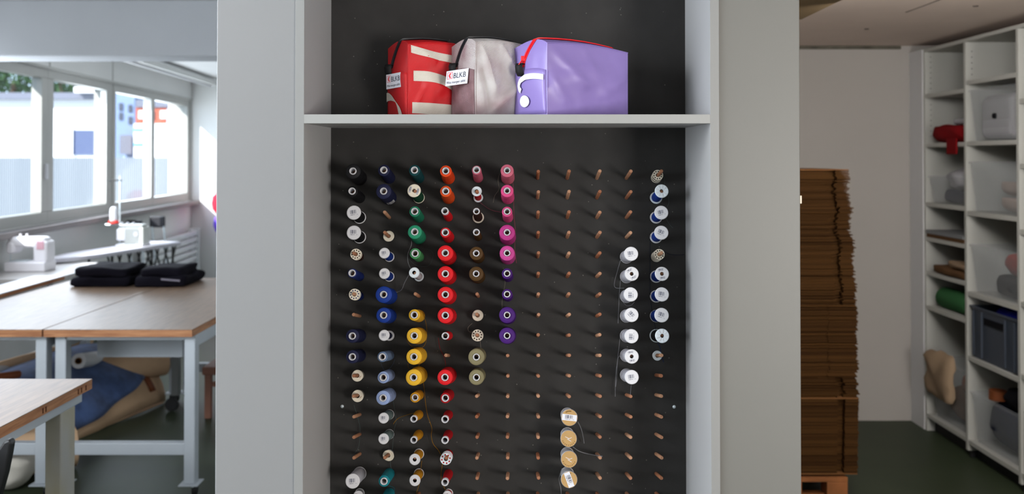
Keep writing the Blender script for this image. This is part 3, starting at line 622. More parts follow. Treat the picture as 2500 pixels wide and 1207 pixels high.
# ------------------------------------------------------------------ toiletry bags on the shelf
def bag(name, label, near, th, L, wd, H, mats, group, H_end=None, puff=.010, seed=0, creases=()):
    """box bag: local u along the long side, v across (away), z up.  returns root and surface function"""
    t = thing(name, label, 'bag', near, None, group)
    a = math.radians(th); ex, ey = Vector((math.cos(a), math.sin(a), 0)), Vector((-math.sin(a), math.cos(a), 0)); N = Vector(near)
    He = H_end or H*.8
    def Hf(u, v):     # top height
        h = H*(1-.0*v) + (He-H)*max(0, (u/L))**1.6
        return h + .0115*math.sin(math.pi*min(1, max(0, v/wd))**.75)*(1 - .3*u/L) + .005*math.sin(math.pi*u/L)
    def crease(p, q):
        h = 0
        for (ax, ay, bx_, by, wd_, amp) in creases:
            dx, dy = bx_-ax, by-ay; tt = max(0, min(1, ((p-ax)*dx+(q-ay)*dy)/(dx*dx+dy*dy)))
            d_ = math.hypot(p-ax-dx*tt, q-ay-dy*tt); h += amp*math.exp(-(d_/wd_)**2)*(.35+.65*math.sin(math.pi*(.15+.7*tt)))
        return h
    def surf(face, p, q, off=0):
        nz = lambda s_: puff*s_
        if face == 'front': # p along u (0..1), q height (0..1)
            u, v, z = p*L, 0, q*Hf(p*L, 0); b = math.sin(math.pi*min(1, max(0, p)))**.7*math.sin(math.pi*min(1, max(0, q)))**.7
            w_ = (noise.noise(Vector((p*3+seed, q*3, seed)))*.010+abs(noise.noise(Vector((p*2.2+q*1.6+seed, q*1.1-p, seed+4))))*.009)*b; v = -(nz(b)+w_+crease(p, q)*min(1, b*3)+off)
        elif face == 'back': u, v, z = p*L, wd, q*Hf(p*L, wd)
        elif face == 'left': # p along v from near(0) to far(1)
            u, v, z = 0, p*wd, q*Hf(0, p*wd); b = math.sin(math.pi*min(1, max(0, p)))**.7*math.sin(math.pi*min(1, max(0, q)))**.8
            w_ = noise.noise(Vector((p*3-seed, q*3, 5+seed)))*.003*b; u = -(nz(b)*.8+w_+off)
        elif face == 'right': u, v, z = L, p*wd, q*Hf(L, p*wd)
        elif face == 'top': u, v = p*L, q*wd; z = Hf(u, v)+off
        else: u, v, z = p*L, q*wd, 0
        return N + ex*u + ey*v + Vector((0, 0, z))
    mb = MB(); n = 44
    for f in ('front', 'back', 'left', 'right', 'top', 'bottom'):
        vs = [surf(f, i/n, j/n) for j in range(n+1) for i in range(n+1)]
        mb.add(vs, [(j*(n+1)+i, j*(n+1)+i+1, (j+1)*(n+1)+i+1, (j+1)*(n+1)+i) for j in range(n) for i in range(n)])
    body = mb.build('body', mats[0], t, smooth=True)
    # piped corner seams
    for path in ([surf('front', 0, j/12) for j in range(13)], [surf('front', i/16, 1) for i in range(17)]):
        MB().tube([p_+Vector((0, -.0004, 0)) for p_ in path], .0011, 6).build('seam', mats[0], t, smooth=True)
    return t, surf
def patch(surf, face, poly_fn, nu, nv, off, m, t, name):
    return sheet(name, m, lambda a, b: surf(face, *poly_fn(a, b), off), nu, nv, parent=t)
def pbag(u, v, Y): return atY(u, v, Y)
zb = ZS1+.0006
def place(u, Y): return Vector(((u-CX)/FPX*Y, Y, zb))
def Hpx(u, v, Y): return atY(u, v, Y).z-zb
LILAC = mat('lilac_tarpaulin', (136, 118, 182), .38, .45, var=.04, vscale=10, bump=.10, bscale=26)
REDT = mat('red_tarpaulin', (200, 24, 31), .32, .5, var=.08, vscale=14, bump=.08, bscale=24); add_fine(REDT, 2*math.pi/.0026, .5, .0006)
add_fine(LILAC, 2*math.pi/.0012, .08, .0003)
def meshpvc():
    m = mat('clear_mesh_pvc', (206, 202, 200), .30, .55, col2=(150, 122, 124), vscale=11, bump=.15, bscale=16)
    h = add_fine(m, 2*math.pi/.0028, .7, .0008)
    nt = m.node_tree; b = nt.nodes['Principled BSDF']; src = b.inputs['Base Color'].links[0].from_socket
    g = nt.nodes.new('ShaderNodeMath'); g.operation = 'GREATER_THAN'; g.inputs[1].default_value = .35; nt.links.new(h.outputs[0], g.inputs[0])
    g2 = nt.nodes.new('ShaderNodeMath'); g2.operation = 'MULTIPLY'; g2.inputs[1].default_value = .32; nt.links.new(g.outputs[0], g2.inputs[0])
    mx = nt.nodes.new('ShaderNodeMixRGB'); nt.links.new(g2.outputs[0], mx.inputs[0]); nt.links.new(src, mx.inputs[1]); mx.inputs[2].default_value = (.16, .12, .12, 1)
    nt.links.new(mx.outputs[0], b.inputs['Base Color']); return m
MESHP = meshpvc()
STRIPE = mat('warm_white_print', (214, 208, 196), .5, .3); add_fine(STRIPE, 2*math.pi/.0026, .6, .0006)
WPRINT = mat('white_print', (226, 228, 232), .45, .3)
DKPVC = mat('brown_mesh_pocket', (142, 112, 116), .3, .5, col2=(96, 66, 70), vscale=20, bump=.1, bscale=20); add_fine(DKPVC, 2*math.pi/.0028, .7, .0008)
WEB = mat('black_webbing', (12, 12, 14), .65, .3); ZIPR = mat('zip_red', (214, 22, 36), .45, .4); ZIPB = mat('zip_black', (22, 24, 30), .45, .4)
GB = 'toiletry bags lined up on the upper shelf'
Y3, Y2, Y1 = 1.885, 1.937, 1.975
b3, s3 = bag('toiletry_bag', 'lilac tarpaulin toiletry bag with red zip and white print', place(1336, Y3), 34, .212, .118, Hpx(1333, 105, Y3), (LILAC,), GB, H_end=Hpx(1528, 129, 2.0), seed=1, creases=((.03, .95, .42, .42, .06, .0045), (.42, .98, .66, .3, .07, .003), (.62, .3, .98, .62, .08, .003), (.02, .55, .2, .2, .06, .003)))
b2, s2 = bag('toiletry_bag', 'clear mesh toiletry bag over whitish lining with black zip and label tag', place(1161, Y2), 31, .118, .110, Hpx(1160, 103, Y2), (MESHP,), GB, H_end=Hpx(1265, 112, 2.0), seed=2, puff=.011, creases=((.1, .98, .35, .35, .05, .007), (.35, .1, .95, .5, .07, .008), (.5, .95, .75, .6, .05, .005), (.12, .6, .25, .1, .04, -.005)))
b1, s1 = bag('toiletry_bag', 'red mesh toiletry bag with cream stripes and label tag', place(996, Y1), 33, .118, .098, Hpx(996, 108, Y1), (REDT,), GB, H_end=Hpx(1118, 110, 2.04), seed=3, creases=((.08, .98, .5, .75, .05, .005), (.3, .5, .9, .3, .08, .006), (.1, .1, .3, .4, .05, .004)))
def zipper(t, s, m, pull):
    path = [s('left', .66-.30*((q-.66)/.33)**1.3, q, .0006) for q in (.66, .72, .78, .84, .9, .95, .99)] + [s('top', p_, .33-.04*min(1, p_*4), .001) for p_ in (.03, .12, .25, .4, .55, .7, .82, .92)]
    lft = (s('left', .7, .5)-s('left', .3, .5)).normalized()
    for nm, w_, h_, mm, o_ in (('zip_tape', .013, .0008, m, 0), ('zip_coil', .0042, .0022, m, .0008)):
        vs, fs = [], []
        for i, p_ in enumerate(path):
            d = (path[min(i+1, len(path)-1)]-path[max(i-1, 0)]).normalized(); nrm = d.cross(lft).normalized()
            if nrm.z < 0 and nrm.x > 0: nrm = -nrm
            if nrm.z < -.2: nrm = -nrm
            for sa, sb in ((-1, 0), (1, 0), (1, 1), (-1, 1)): vs.append(p_+lft*sa*w_/2+nrm*(o_+sb*h_))
        for i in range(len(path)-1):
            for k in range(4): k2 = (k+1) % 4; fs.append((i*4+k, i*4+k2, i*4+4+k2, i*4+4+k))
        fs += [(3, 2, 1, 0), tuple(len(vs)-4+k for k in range(4))]
        MB().add(vs, fs).build(nm, mm, t, smooth=True)
    # webbing loop
    a = s('left', .64, .66, .002); wv = Vector((-.90, .43, 0))*.0082; out = (s('left', .5, .6, .01)-s('left', .5, .6, 0)).normalized()
    prof = [a+Vector((0, 0, .006)), a+out*.007+Vector((0, 0, .008)), a+out*.0095+Vector((0, 0, .001)), a+out*.008-Vector((0, 0, .010)), a+out*.004-Vector((0, 0, .018)), a+out*.001-Vector((0, 0, .019))]
    vs = [p_+sg*wv for p_ in prof for sg in (-1, 1)]
    o = MB().add(vs, [(2*i, 2*i+1, 2*i+3, 2*i+2) for i in range(len(prof)-1)]).build('pull_tab', WEB, t, smooth=True)
    md = o.modifiers.new('s', 'SOLIDIFY'); md.thickness = .0012
    if pull:
        b_ = s('left', .60, .76, .004)
        MB().bar(b_+Vector((0, 0, .007)), b_-Vector((0, 0, .004)), .009, .005).build('zip_slider', ZIPR, t, bevel=.001)
        MB().bar(b_+out*.003-Vector((0, 0, .002)), b_+out*.008+lft*.012-Vector((0, 0, .018)), .004, .002).build('zip_pull', ZIPR, t, bevel=.0007)
zipper(b3, s3, ZIPR, True); zipper(b2, s2, ZIPB, False); zipper(b1, s1, ZIPB, False)
# sewn pocket on the end faces
PKT = 0
for t, s, m, q in ((b3, s3, LILAC, .62), (b2, s2, DKPVC, .62), (b1, s1, REDT, .60)):
    o = patch(s, 'left', lambda a, b, q=q: (.02+.96*a, .02+(q-.02)*b), 12, 10, .0012, m, t, 'end_pocket')
    md = o.modifiers.new('s', 'SOLIDIFY'); md.thickness = .0012; md.offset = 1
# cream stripes of the red bag (front)
def band(y0, y1, x0, x1, curve):
    return lambda a, b: (x0+(x1-x0)*a, y0+curve(a)+(y1-y0)*b)
patch(s1, 'front', band(.88, .985, .05, .99, lambda a: -.14*a-.04*math.sin(a*3.1)), 14, 3, .0009, STRIPE, b1, 'cream_stripe')
patch(s1, 'front', band(.49, .63, .09, .99, lambda a: -.17*a+.04*math.sin(a*3.1)), 14, 3, .0009, STRIPE, b1, 'cream_stripe')
patch(s1, 'front', band(.05, .20, .07, .99, lambda a: -.03*a), 14, 3, .0009, STRIPE, b1, 'cream_stripe')
patch(s1, 'left', lambda a, b: (.995-.80*math.sin(a*1.5)*(1-.0*b)-(.0), .36-.33*(1-math.cos(a*1.5))-.09*b*(1-a)+.0*b) if False else ((.99-.62*math.sin(a*math.pi/2)+(-.16*b if a > .5 else -.32*a*b)), (.36-.33*(1-math.cos(a*math.pi/2))-.13*b*(1-a)**.7+0)), 14, 3, .0030, STRIPE, b1, 'cream_arc')
# white j-shaped print and dot on the lilac bag end
jpts = [(.04, .515), (.10, .515), (.30, .515), (.52, .51), (.66, .48), (.72, .43), (.71, .375), (.66, .335)]
def jfn(a, b):
    x = a*(len(jpts)-1); i = min(int(x), len(jpts)-2); f = x-i; p0, p1 = jpts[i], jpts[i+1]
    px, py = p0[0]+(p1[0]-p0[0])*f, p0[1]+(p1[1]-p0[1])*f
    q0, q1 = jpts[max(i-1, 0)], jpts[min(i+2, len(jpts)-1)]
    dx, dy = (p1[0]-p0[0])*.118, (p1[1]-p0[1])*.14; l = math.hypot(dx, dy)+1e-9
    nx, ny = -dy/l, dx/l; w_ = .0052
    return px+nx*(b-.5)*2*w_/.118, py+ny*(b-.5)*2*w_/.14
patch(s3, 'left', jfn, 36, 2, .0045, WPRINT, b3, 'white_print')
patch(s3, 'left', lambda a, b: (.58+.145*b*math.cos(2*math.pi*a), .195+.078*b*math.sin(2*math.pi*a)), 24, 3, .0045, WPRINT, b3, 'white_dot')
# label tags (BLKB / Was morgen zählt) sewn at the left end faces
def label_tag(t, px, Y, tilt):
    """px: corner pixels bottom-left, bottom-right, top-right, top-left"""
    ys = (Y+.030, Y, Y, Y+.030)
    P = [atY(u, v, y) for (u, v), y in zip(px, ys)]
    P[2] = P[1]+P[3]-P[0]
    o = MB().add(P, [(0, 1, 2, 3)]).build('label_tag', TAGW, t); md = o.modifiers.new('s', 'SOLIDIFY'); md.thickness = .0008; md.offset = -1
    ex = (P[1]-P[0]); ez = (P[3]-P[0]); n = ex.cross(ez).normalized()
    if n.y > 0: n = -n
    W, Hh = ex.length, ez.length; o0 = P[0]+n*.0012
    M = Matrix(((ex.x/W, ez.x/Hh, n.x, o0.x), (ex.y/W, ez.y/Hh, n.y, o0.y), (ex.z/W, ez.z/Hh, n.z, o0.z), (0, 0, 0, 1)))
    text_mesh('BLKB', Hh*.50, M @ Matrix.Translation((W*.33, Hh*.46, 0)) @ Matrix.Diagonal((W/(Hh*1.95), 1, 1, 1)), 'lettering', PRINTB, o)
    text_mesh('Was morgen zählt', Hh*.235, M @ Matrix.Translation((W*.05, Hh*.13, 0)) @ Matrix.Diagonal((W/(Hh*2.02), 1, 1, 1)), 'small_lettering', PRINTB, o)
    x0, x1, y0, y1 = W*.06, W*.29, Hh*.44, Hh*.90; b_ = W*.014
    fr = [(x0, y0), (x1, y0), (x1, y1), (x0, y1)]; inn = [(x0+b_, y0+b_), (x1-b_, y0+b_), (x1-b_, y1-b_), (x0+b_, y1-b_)]
    MB().add([M @ Vector((x, y, 0)) for x, y in fr+inn], [(0, 1, 5, 4), (1, 2, 6, 5), (2, 3, 7, 6), (3, 0, 4, 7)]).build('logo_frame', PRINTR, o)
    cx, w_ = (x0+x1)/2, x1-x0; cy = (y0+y1)/2; h = (y1-y0)*.36
    arr = [(cx-w_*.25, cy), (cx+w_*.0, cy+h), (cx+w_*.27, cy+h), (cx+w_*.04, cy), (cx+w_*.27, cy-h), (cx+w_*.0, cy-h)]
    MB().add([M @ Vector((x, y, 0)) for x, y in arr], [(0, 3, 2, 1), (0, 5, 4, 3)]).build('logo_arrow', PRINTR, o)
label_tag(b1, ((944, 218.5), (980.5, 212), (979.5, 175), (943.5, 183)), 1.988, 0)
label_tag(b2, ((1087.5, 211), (1141, 203.5), (1142, 166.5), (1091, 174.5)), 1.945, 0)
# lining bulge visible inside the mesh bag is part of its printed face: white fold
# ------------------------------------------------------------------ sewing room: work tables
ZT = 0.825
def tbl(name, label, x0, x1, y0, y1, legs, stretch_y=None, apron=True, caster=True, lw=.053, ld=.06):
    t = thing(name, label, 'table', ((x0+x1)/2, (y0+y1)/2, 0), None, 'workshop tables')
    bx('tabletop', WTOP, x0, x1, y0, y1, ZT-.003, ZT, t, bevel=0)
    bx('edge_band', WEDGE, x0, x1, y0, y1, ZT-.036, ZT-.003, t, bevel=.0)
    foot = .068 if caster else 0
    for (lx, ly) in legs:
        bx('leg', METAL, lx, lx+lw, ly, ly+ld, foot, ZT-.036, t, bevel=.004)
        if caster:
            bx('foot_plate', METAL, lx-.02, lx+lw+.02, ly-.02, ly+ld+.02, foot-.006, foot, t, bevel=.001)
            cx, cy = lx+lw/2, ly+ld/2
            MB().lathe([(0, -.011), (.022, -.011), (.026, -.008), (.026, .008), (.022, .011), (0, .011)], 20, Matrix.Translation((cx+.015, cy+.01, .028)) @ Matrix.Rotation(math.pi/2, 4, 'Y')).build('caster_wheel', DARKM, t, smooth=True)
            MB().bar((cx, cy, foot-.006), (cx+.012, cy+.008, .03), .03, .012).build('caster_fork', SCREW, t)
    xs = sorted({l[0] for l in legs}); yy = sorted({l[1] for l in legs})
    if apron:
        for ly in yy: bx('apron_rail', METAL, xs[0]+lw, xs[-1], ly+.005, ly+ld-.005, ZT-.062, ZT-.036, t, bevel=.003)
        for lx in xs: bx('side_rail', METAL, lx+.005, lx+lw-.005, yy[0]+ld, yy[-1], ZT-.10, ZT-.036, t, bevel=.003)
        for ly in yy: bx('stretcher', METAL, xs[0]+lw, xs[-1], ly+.005, ly+ld-.005, atY(300, 1113, yy[0]).z, atY(300, 1084, yy[0]).z, t, bevel=.003)
    return t
fr_ = atZ(469, 805, ZT); xs_ = atZ(104, 805, ZT).x
YT0 = fr_.y; YT1 = atZ(470, 679, ZT).y; XT1 = fr_.x
lgY = YT0+.05
def xat(u, Y): return (u-CX)/FPX*Y
tA = tbl('work_table', 'wooden topped work table on grey metal legs, right one of the joined pair', xs_+.004, XT1, YT0, YT1, [(xat(137.5, lgY), lgY), (xat(452, lgY), lgY), (xat(137.5, lgY), YT1-.12), (xat(452, lgY), YT1-.12)])
wB = XT1-xs_
tB = tbl('work_table', 'wooden topped work table cut off by left picture edge, left one of joined pair', xs_-wB, xs_-.004, YT0, YT1, [(xat(90, lgY), lgY), (xs_-wB+.05, lgY), (xat(90, lgY), YT1-.12), (xs_-wB+.05, YT1-.12)])
bx('modesty_panel', METAL, xat(240, lgY+.35), xat(447, lgY+.35), lgY+.35, lgY+.37, atY(300, 873, lgY+.35).z, ZT-.05, tA, bevel=.002)
fc = atZ(225, 925.5, ZT); Yn = 2.35
tC = thing('work_table', 'worn wooden topped table with paint-chipped leg in the lower left foreground', 'table', (-1.9, 3.0, 0), None, 'workshop tables')
bx('tabletop', WTOP, fc.x-1.1, fc.x, Yn, fc.y, ZT-.003, ZT, tC, bevel=0)
bx('edge_band', WEDGE, fc.x-1.1, fc.x, Yn, fc.y, ZT-.036, ZT-.003, tC, bevel=0)
lf = mat('worn_leg_paint', (160, 159, 156), .5, .4, col2=(158, 151, 128), vscale=7, stretch=(1, 1, .35))
for ly in (fc.y-.2, Yn+.1): bx('leg', lf if ly > 3 else METAL, fc.x-.075, fc.x-.02, ly, ly+.11, 0.0, ZT-.075, tC, bevel=.004)
for ly in (fc.y-.2, Yn+.1): bx('leg', METAL, fc.x-1.0, fc.x-.945, ly, ly+.11, 0.0, ZT-.036, tC, bevel=.004)
bx('side_rail', METAL, fc.x-.075, fc.x-.018, Yn+.1, fc.y-.04, ZT-.075, ZT-.036, tC, bevel=.003)
nk = mat('notch_dark', (74, 40, 24), .9, .1)
for y_ in (fc.y-.055, fc.y-.09, fc.y-.115, fc.y-.35, fc.y-.37): bx('edge_notch', nk, fc.x-.004, fc.x+.0006, y_, y_+.008, ZT-.03, ZT-.012, tC, bevel=0)
# black chair back at the bottom left corner
bk = thing('chair', 'black plastic chair with curved back beside the foreground table', 'chair', (-1.6, 2.75, 0))
P = [atY(u, v, 2.75) for u, v in ((-60, 1130), (5, 1095), (22, 1072), (34, 1066), (40, 1075), (36, 1100), (26, 1150), (12, 1200), (-5, 1260), (-60, 1290))]
o = MB().add(P, [tuple(range(len(P)))]).build('backrest', BLACK, bk); md = o.modifiers.new('s', 'SOLIDIFY'); md.thickness = .03; md.offset = 1
b_ = o.modifiers.new('b', 'BEVEL'); b_.width = .008; b_.segments = 3
cxp = atY(-20, 1200, 2.75)
bx('seat', BLACK, cxp.x-.30, cxp.x+.06, 2.32, 2.80, .42, .45, bk, bevel=.012)
for sx in (-.28, .02):
    for sy in (2.36, 2.74): MB().tube([(cxp.x+sx, sy, .42), (cxp.x+sx, sy, 0)], .012, 10).build('leg', BLACK, bk, smooth=True)
for sx in (-.2, .0): MB().tube([(cxp.x+sx, 2.765, .44), (cxp.x+sx, 2.765, .75)], .011, 10).build('back_post', BLACK, bk, smooth=True)
# folded dark clothing on the tables
CLO = mat('dark_clothing', (17, 15, 24), .9, .1, var=.3, vscale=12, bump=.2, bscale=18)
GL = 'folded black garments on the work tables'
cl = lambda u, v: atZ(u, v, ZT)
a0, a1 = cl(166, 703), cl(312, 701)
names = ['lower', 'upper']
z = ZT
for i, h in enumerate((.068, .058)):
    o = soft('folded_garment', CLO, a0.x+.03*i, a1.x+.012-.01*i, a0.y+.01, a0.y+.40-.02*i, z+.0005, z+h, rnd=.32, amp=.016, seed=i+3)
    tag(o, 'folded black garment, %s layer of the left pile on the work table' % names[i], 'garment', GL); z += h-.002
a0, a1 = cl(322, 703), cl(450, 703)
z = ZT
for i, h in enumerate((.066, .055)):
    o = soft('folded_garment', CLO, a0.x+.035*i, a1.x-.03*i, a0.y+.01+.02*i, a0.y+.40-.02*i, z+.0005, z+h, rnd=.36, amp=.018, seed=i+13)
    tag(o, 'folded black garment, %s layer of the right pile beside the radiator' % names[i], 'garment', GL)
    if i == 0:
        gpr = mat('grey_print', (130, 126, 138), .8, .1)
        sheet('chest_print', gpr, lambda a, b: Vector((a1.x-.15+.12*a, a0.y+.004, z+.048-.010*a+.011*b)), 6, 1, parent=o)
    z += h-.002
# side table with sewing machine, left
ZM = .812
q0 = atZ(-40, 700, ZM); q1 = atZ(168, 662, ZM)
st = thing('sewing_table', 'pale laminate sewing table under the left window carrying the white machine', 'table', (-3.4, 7.3, 0), None, 'sewing room side tables')
TP = mat('table_laminate_pale', (176, 172, 170), .35, .5)
sx0, sx1, sy0, sy1 = wx(6.5)+.03, -3.2, YT1+.03, 7.55
bx('tabletop', TP, sx0, sx1, sy0, sy1, ZM-.03, ZM, st, bevel=.003)
for x_ in (sx0+.05, sx1-.09):
    for y_ in (sy0+.05, sy1-.09): bx('leg', METAL, x_, x_+.04, y_, y_+.04, 0, ZM-.03, st, bevel=.003)
pk = thing('white_board', 'white board with a brown edge lying slanted at the left rear of the work tables', 'board', (-3.0, 6.3, ZT))
A_, B_ = atZ(25, 722, ZT), atZ(158, 683, ZT)
dr = (B_-A_).normalized(); nn = Vector((-dr.y, dr.x, 0)); A_ = A_-dr*.35
for nm, m_, z0, z1 in (('core', WEDGE, .0, .022), ('facing', WHITEP, .022, .028)):
    vs = [p+Vector((0, 0, zz)) for zz in (ZT*0+z0, z1) for p in (A_, B_, B_+nn*.20, A_+nn*.20)]
    MB().add(vs, [(3, 2, 1, 0), (4, 5, 6, 7), (0, 1, 5, 4), (1, 2, 6, 5), (2, 3, 7, 6), (3, 0, 4, 7)]).build(nm, m_, pk)
# sewing machine
mc = atZ(62, 664, ZM); SC = mc.y/FPX
sm = thing('sewing_machine', 'white domestic sewing machine on the pale table under the left window', 'sewing machine', (mc.x, mc.y, ZM))
MW = mat('machine_white', (225, 222, 226), .3, .5); MP = mat('machine_pink_panel', (206, 160, 170), .4, .4)
def mbx(nm, m_, u0, u1, v0, v1, d0, d1, bev=.012):
    p0 = atY(u0, v1, mc.y); p1 = atY(u1, v0, mc.y); return bx(nm, m_, p0.x, p1.x, mc.y+d0, mc.y+d1, p0.z, p1.z, sm, bevel=bev, seg=4)
mbx('base', MW, 12, 112, 640, 664, -.02, .16); mbx('arm', MW, 12, 106, 580, 606, .02, .14, .03); mbx('column', MW, 78, 112, 590, 642, .01, .15, .02)
mbx('head', MW, 9, 33, 590, 622, .01, .15, .03); mbx('control_panel', MP, 88, 106, 590, 610, .004, .012, .003)
mbx('needle_plate', SCREW, 18, 60, 638, 640.5, .02, .12, .001)
pn = atY(26, 620, mc.y+.07); MB().tube([pn, pn-Vector((0, 0, .055))], .003, 8).build('needle_bar', SCREW, sm, smooth=True)
pn = atY(112, 612, mc.y+.07); MB().lathe([(0, 0), (.028, 0), (.03, .004), (.03, .02), (.026, .024), (0, .024)], 20, Matrix.Translation(pn) @ Matrix.Rotation(math.pi/2, 4, 'Y')).build('handwheel', MW, sm, smooth=True)
for u in (50, 66): pn = atY(u, 581, mc.y+.08); MB().tube([pn, pn+Vector((0, 0, .03))], .008, 10).build('spool_pin', MW, sm, smooth=True)
# long pressing table with a crossed lattice underneath
ZP = .86
pt = thing('pressing_table', 'long narrow pale pressing table on black crossed wire legs in front of the radiator', 'table', (-3.0, 8.8, 0), None, 'sewing room side tables')
c0, c1 = atZ(175, 632, ZP), atZ(445, 590, ZP)
PTM = mat('press_cover', (190, 188, 196), .6, .3)
dr = (c1-c0).normalized(); nn = Vector((-dr.y, dr.x, 0)).normalized()
if nn.x > 0: nn = -nn
def nose(a):
    return .16*min(1, math.sqrt(max(0, a)/.25)) if a < .25 else .16
vs = []; n_ = 22
LN = (c1-c0).length
for zz in (ZP-.035, ZP):
    for i in range(n_+1):
        a = i/n_
        for sg in (-1, 1): p = c0+dr*LN*a+nn*(.17+sg*nose(a+.01)); vs.append((p.x, p.y, zz))
K = 2*(n_+1); fs = []
for i in range(n_):
    fs += [(2*i, 2*i+1, 2*i+3, 2*i+2), (K+2*i, K+2*i+2, K+2*i+3, K+2*i+1), (2*i, 2*i+2, K+2*i+2, K+2*i), (2*i+1, K+2*i+1, K+2*i+3, 2*i+3)]
fs += [(0, K, K+1, 1), (2*n_, 2*n_+1, K+2*n_+1, K+2*n_)]
MB().add(vs, fs).build('board_top', PTM, pt, bevel=.006)
for k in range(7):
    f = .34+.62*k/7
    for sg in (0, 1):
        a = c0+dr*LN*(f if sg else f+.1); b_ = c0+dr*LN*(f+.1 if sg else f); a.z = ZP-.04; b_.z = .46
        MB().tube([a+nn*(.04+.02*sg), b_+nn*(.04+.02*sg)], .008, 6).build('lattice_bar', BLACK, pt, smooth=True)
a, b_ = c0+dr*LN*.34+nn*.05, c0+dr*LN*.96+nn*.05; a.z = b_.z = .46
MB().tube([a, b_], .009, 6).build('lower_rail', BLACK, pt, smooth=True)
for f in (.36, .94):
    for o_ in (.04, .26):
        a = c0+dr*LN*f+nn*o_; MB().tube([(a.x, a.y, ZP-.035), (a.x, a.y, 0)], .012, 8).build('leg', BLACK, pt, smooth=True)
# overlock machine, thread stand and thread cone
oc = atZ(318, 602, ZP)
ov = thing('overlock_machine', 'silver overlock sewing machine standing on the long pressing table', 'sewing machine', (oc.x, oc.y, ZP))
def obx(nm, m_, u0, u1, v0, v1, d0, d1, bev=.01):
    p0 = atY(u0, v1, oc.y); p1 = atY(u1, v0, oc.y); return bx(nm, m_, p0.x, p1.x, oc.y+d0, oc.y+d1, max(ZP, p0.z), p1.z, ov, bevel=bev, seg=3)
SV = mat('machine_silver', (186, 188, 182), .35, .5, metal=.2)
obx('body', SV, 303, 350, 556, 600, 0, .16); obx('head', MW, 284, 306, 560, 588, 0, .14); obx('base_plate', MW, 285, 350, 597, 602, -.03, .16, .004); obx('top_cover', SV, 292, 346, 549, 557, .01, .13)
for u in (298, 312, 326): pn = atY(u, 550, oc.y+.05); MB().lathe([(0, 0), (.012, 0), (.012, .022), (.006, .026), (0, .026)], 12, Matrix.Translation(pn)).build('tension_dial', WHITEP, ov, smooth=True)
pn = atY(332, 572, oc.y-.001); MB().lathe([(0, .008), (.02, .008), (.02, 0)], 16, Matrix.Translation(pn) @ Matrix.Rotation(math.pi/2, 4, 'X')).build('dial', MW, ov, smooth=True)
ts = thing('thread_stand', 'tall thin metal thread stand rising in front of the window', 'thread stand', (atY(292, 600, oc.y+.25).x, oc.y+.25, ZP))
sy = oc.y+.25
MB().tube([atY(292, 600, sy), atY(293, 430, sy)], .006, 8).build('pole', SCREW, ts, smooth=True)
MB().tube([atY(266, 440, sy), atY(297, 441, sy)], .007, 8).build('thread_guide', DARKM, ts, smooth=True)
MB().tube([atY(258, 549, sy), atY(300, 549, sy)], .009, 8).build('lower_arm', SCREW, ts, smooth=True)
p0 = atY(278, 547, sy)
rc_ = thing('thread_cone', 'large white thread cone on a red base hung on the thread stand', 'thread spool', p0)
p1 = atY(278, 505, sy); h = p1.z-p0.z
MB().lathe([(0, .006), (.048, .006), (.05, .012), (.044, .03), (0, .03)], 24, Matrix.Translation(p0)).build('base', mat('red_plastic', (226, 60, 52), .4, .4), rc_, smooth=True)
MB().lathe([(0, .03), (.036, .032), (.036, h*.8), (.028, h*.95), (.012, h), (0, h)], 24, Matrix.Translation(p0)).build('thread', thread_mat('white'), rc_, smooth=True)
# folding chairs by the radiator
CHB = mat('chair_black_pad', (38, 38, 44), .5, .4)
for (u0, u1, v0, v1, yy, lb) in ((364, 402, 528, 556, 9.9, 'black folding chair with padded back standing right of the overlock machine'), (306, 346, 538, 560, 9.6, 'black folding chair behind the overlock machine')):
    ch = thing('folding_chair', lb, 'chair', (atY((u0+u1)/2, 600, yy).x, yy, 0), None, 'folding chairs near the radiator')
    p0, p1 = atY(u0, v1, yy), atY(u1, v0, yy); zc = (p0.z+p1.z)/2; tilt = .08
    o = bx('backrest', CHB, p0.x, p1.x, yy, yy+.03, p0.z, p1.z, ch, bevel=.045, seg=4)
    for x_ in (p0.x+.02, p1.x-.02): MB().tube([(x_-.0, yy+.015, p1.z-.05), (x_+.06, yy-.02, .46), (x_+.09, yy-.25, 0)], .011, 8).build('frame_tube', SCREW, ch, smooth=True)
    bx('seat', CHB, p0.x+.05, p1.x+.05, yy-.40, yy-.02, .44, .47, ch, bevel=.01)
    for x_ in (p0.x+.05, p1.x+.03): MB().tube([(x_+.01, yy-.38, .45), (x_+.02, yy+.05, 0)], .011, 8).build('leg', SCREW, ch, smooth=True)
# radiator along the window wall
rd = thing('radiator', 'white horizontal tube radiator below the last window', 'radiator', (wx(11)+.1, 11.0, .3))
RW = mat('radiator_white', (214, 218, 220), .4, .4)
RZ1 = atY(495, 560, 12.0).z
for k in range(9):
    z_ = RZ1-.075-.078*k
    wallbox('fin', RW, 9.9, 12.0, .10, .14, z_, z_+.06, rd, bevel=.008)
for y_ in (10.0, 11.9): wallbox('header', RW, y_, y_+.06, .05, .10, RZ1-.72, RZ1, rd, bevel=.008)
wallbox('end_cap', RW, 11.98, 12.03, .03, .16, RZ1-.74, RZ1+.01, rd, bevel=.006)
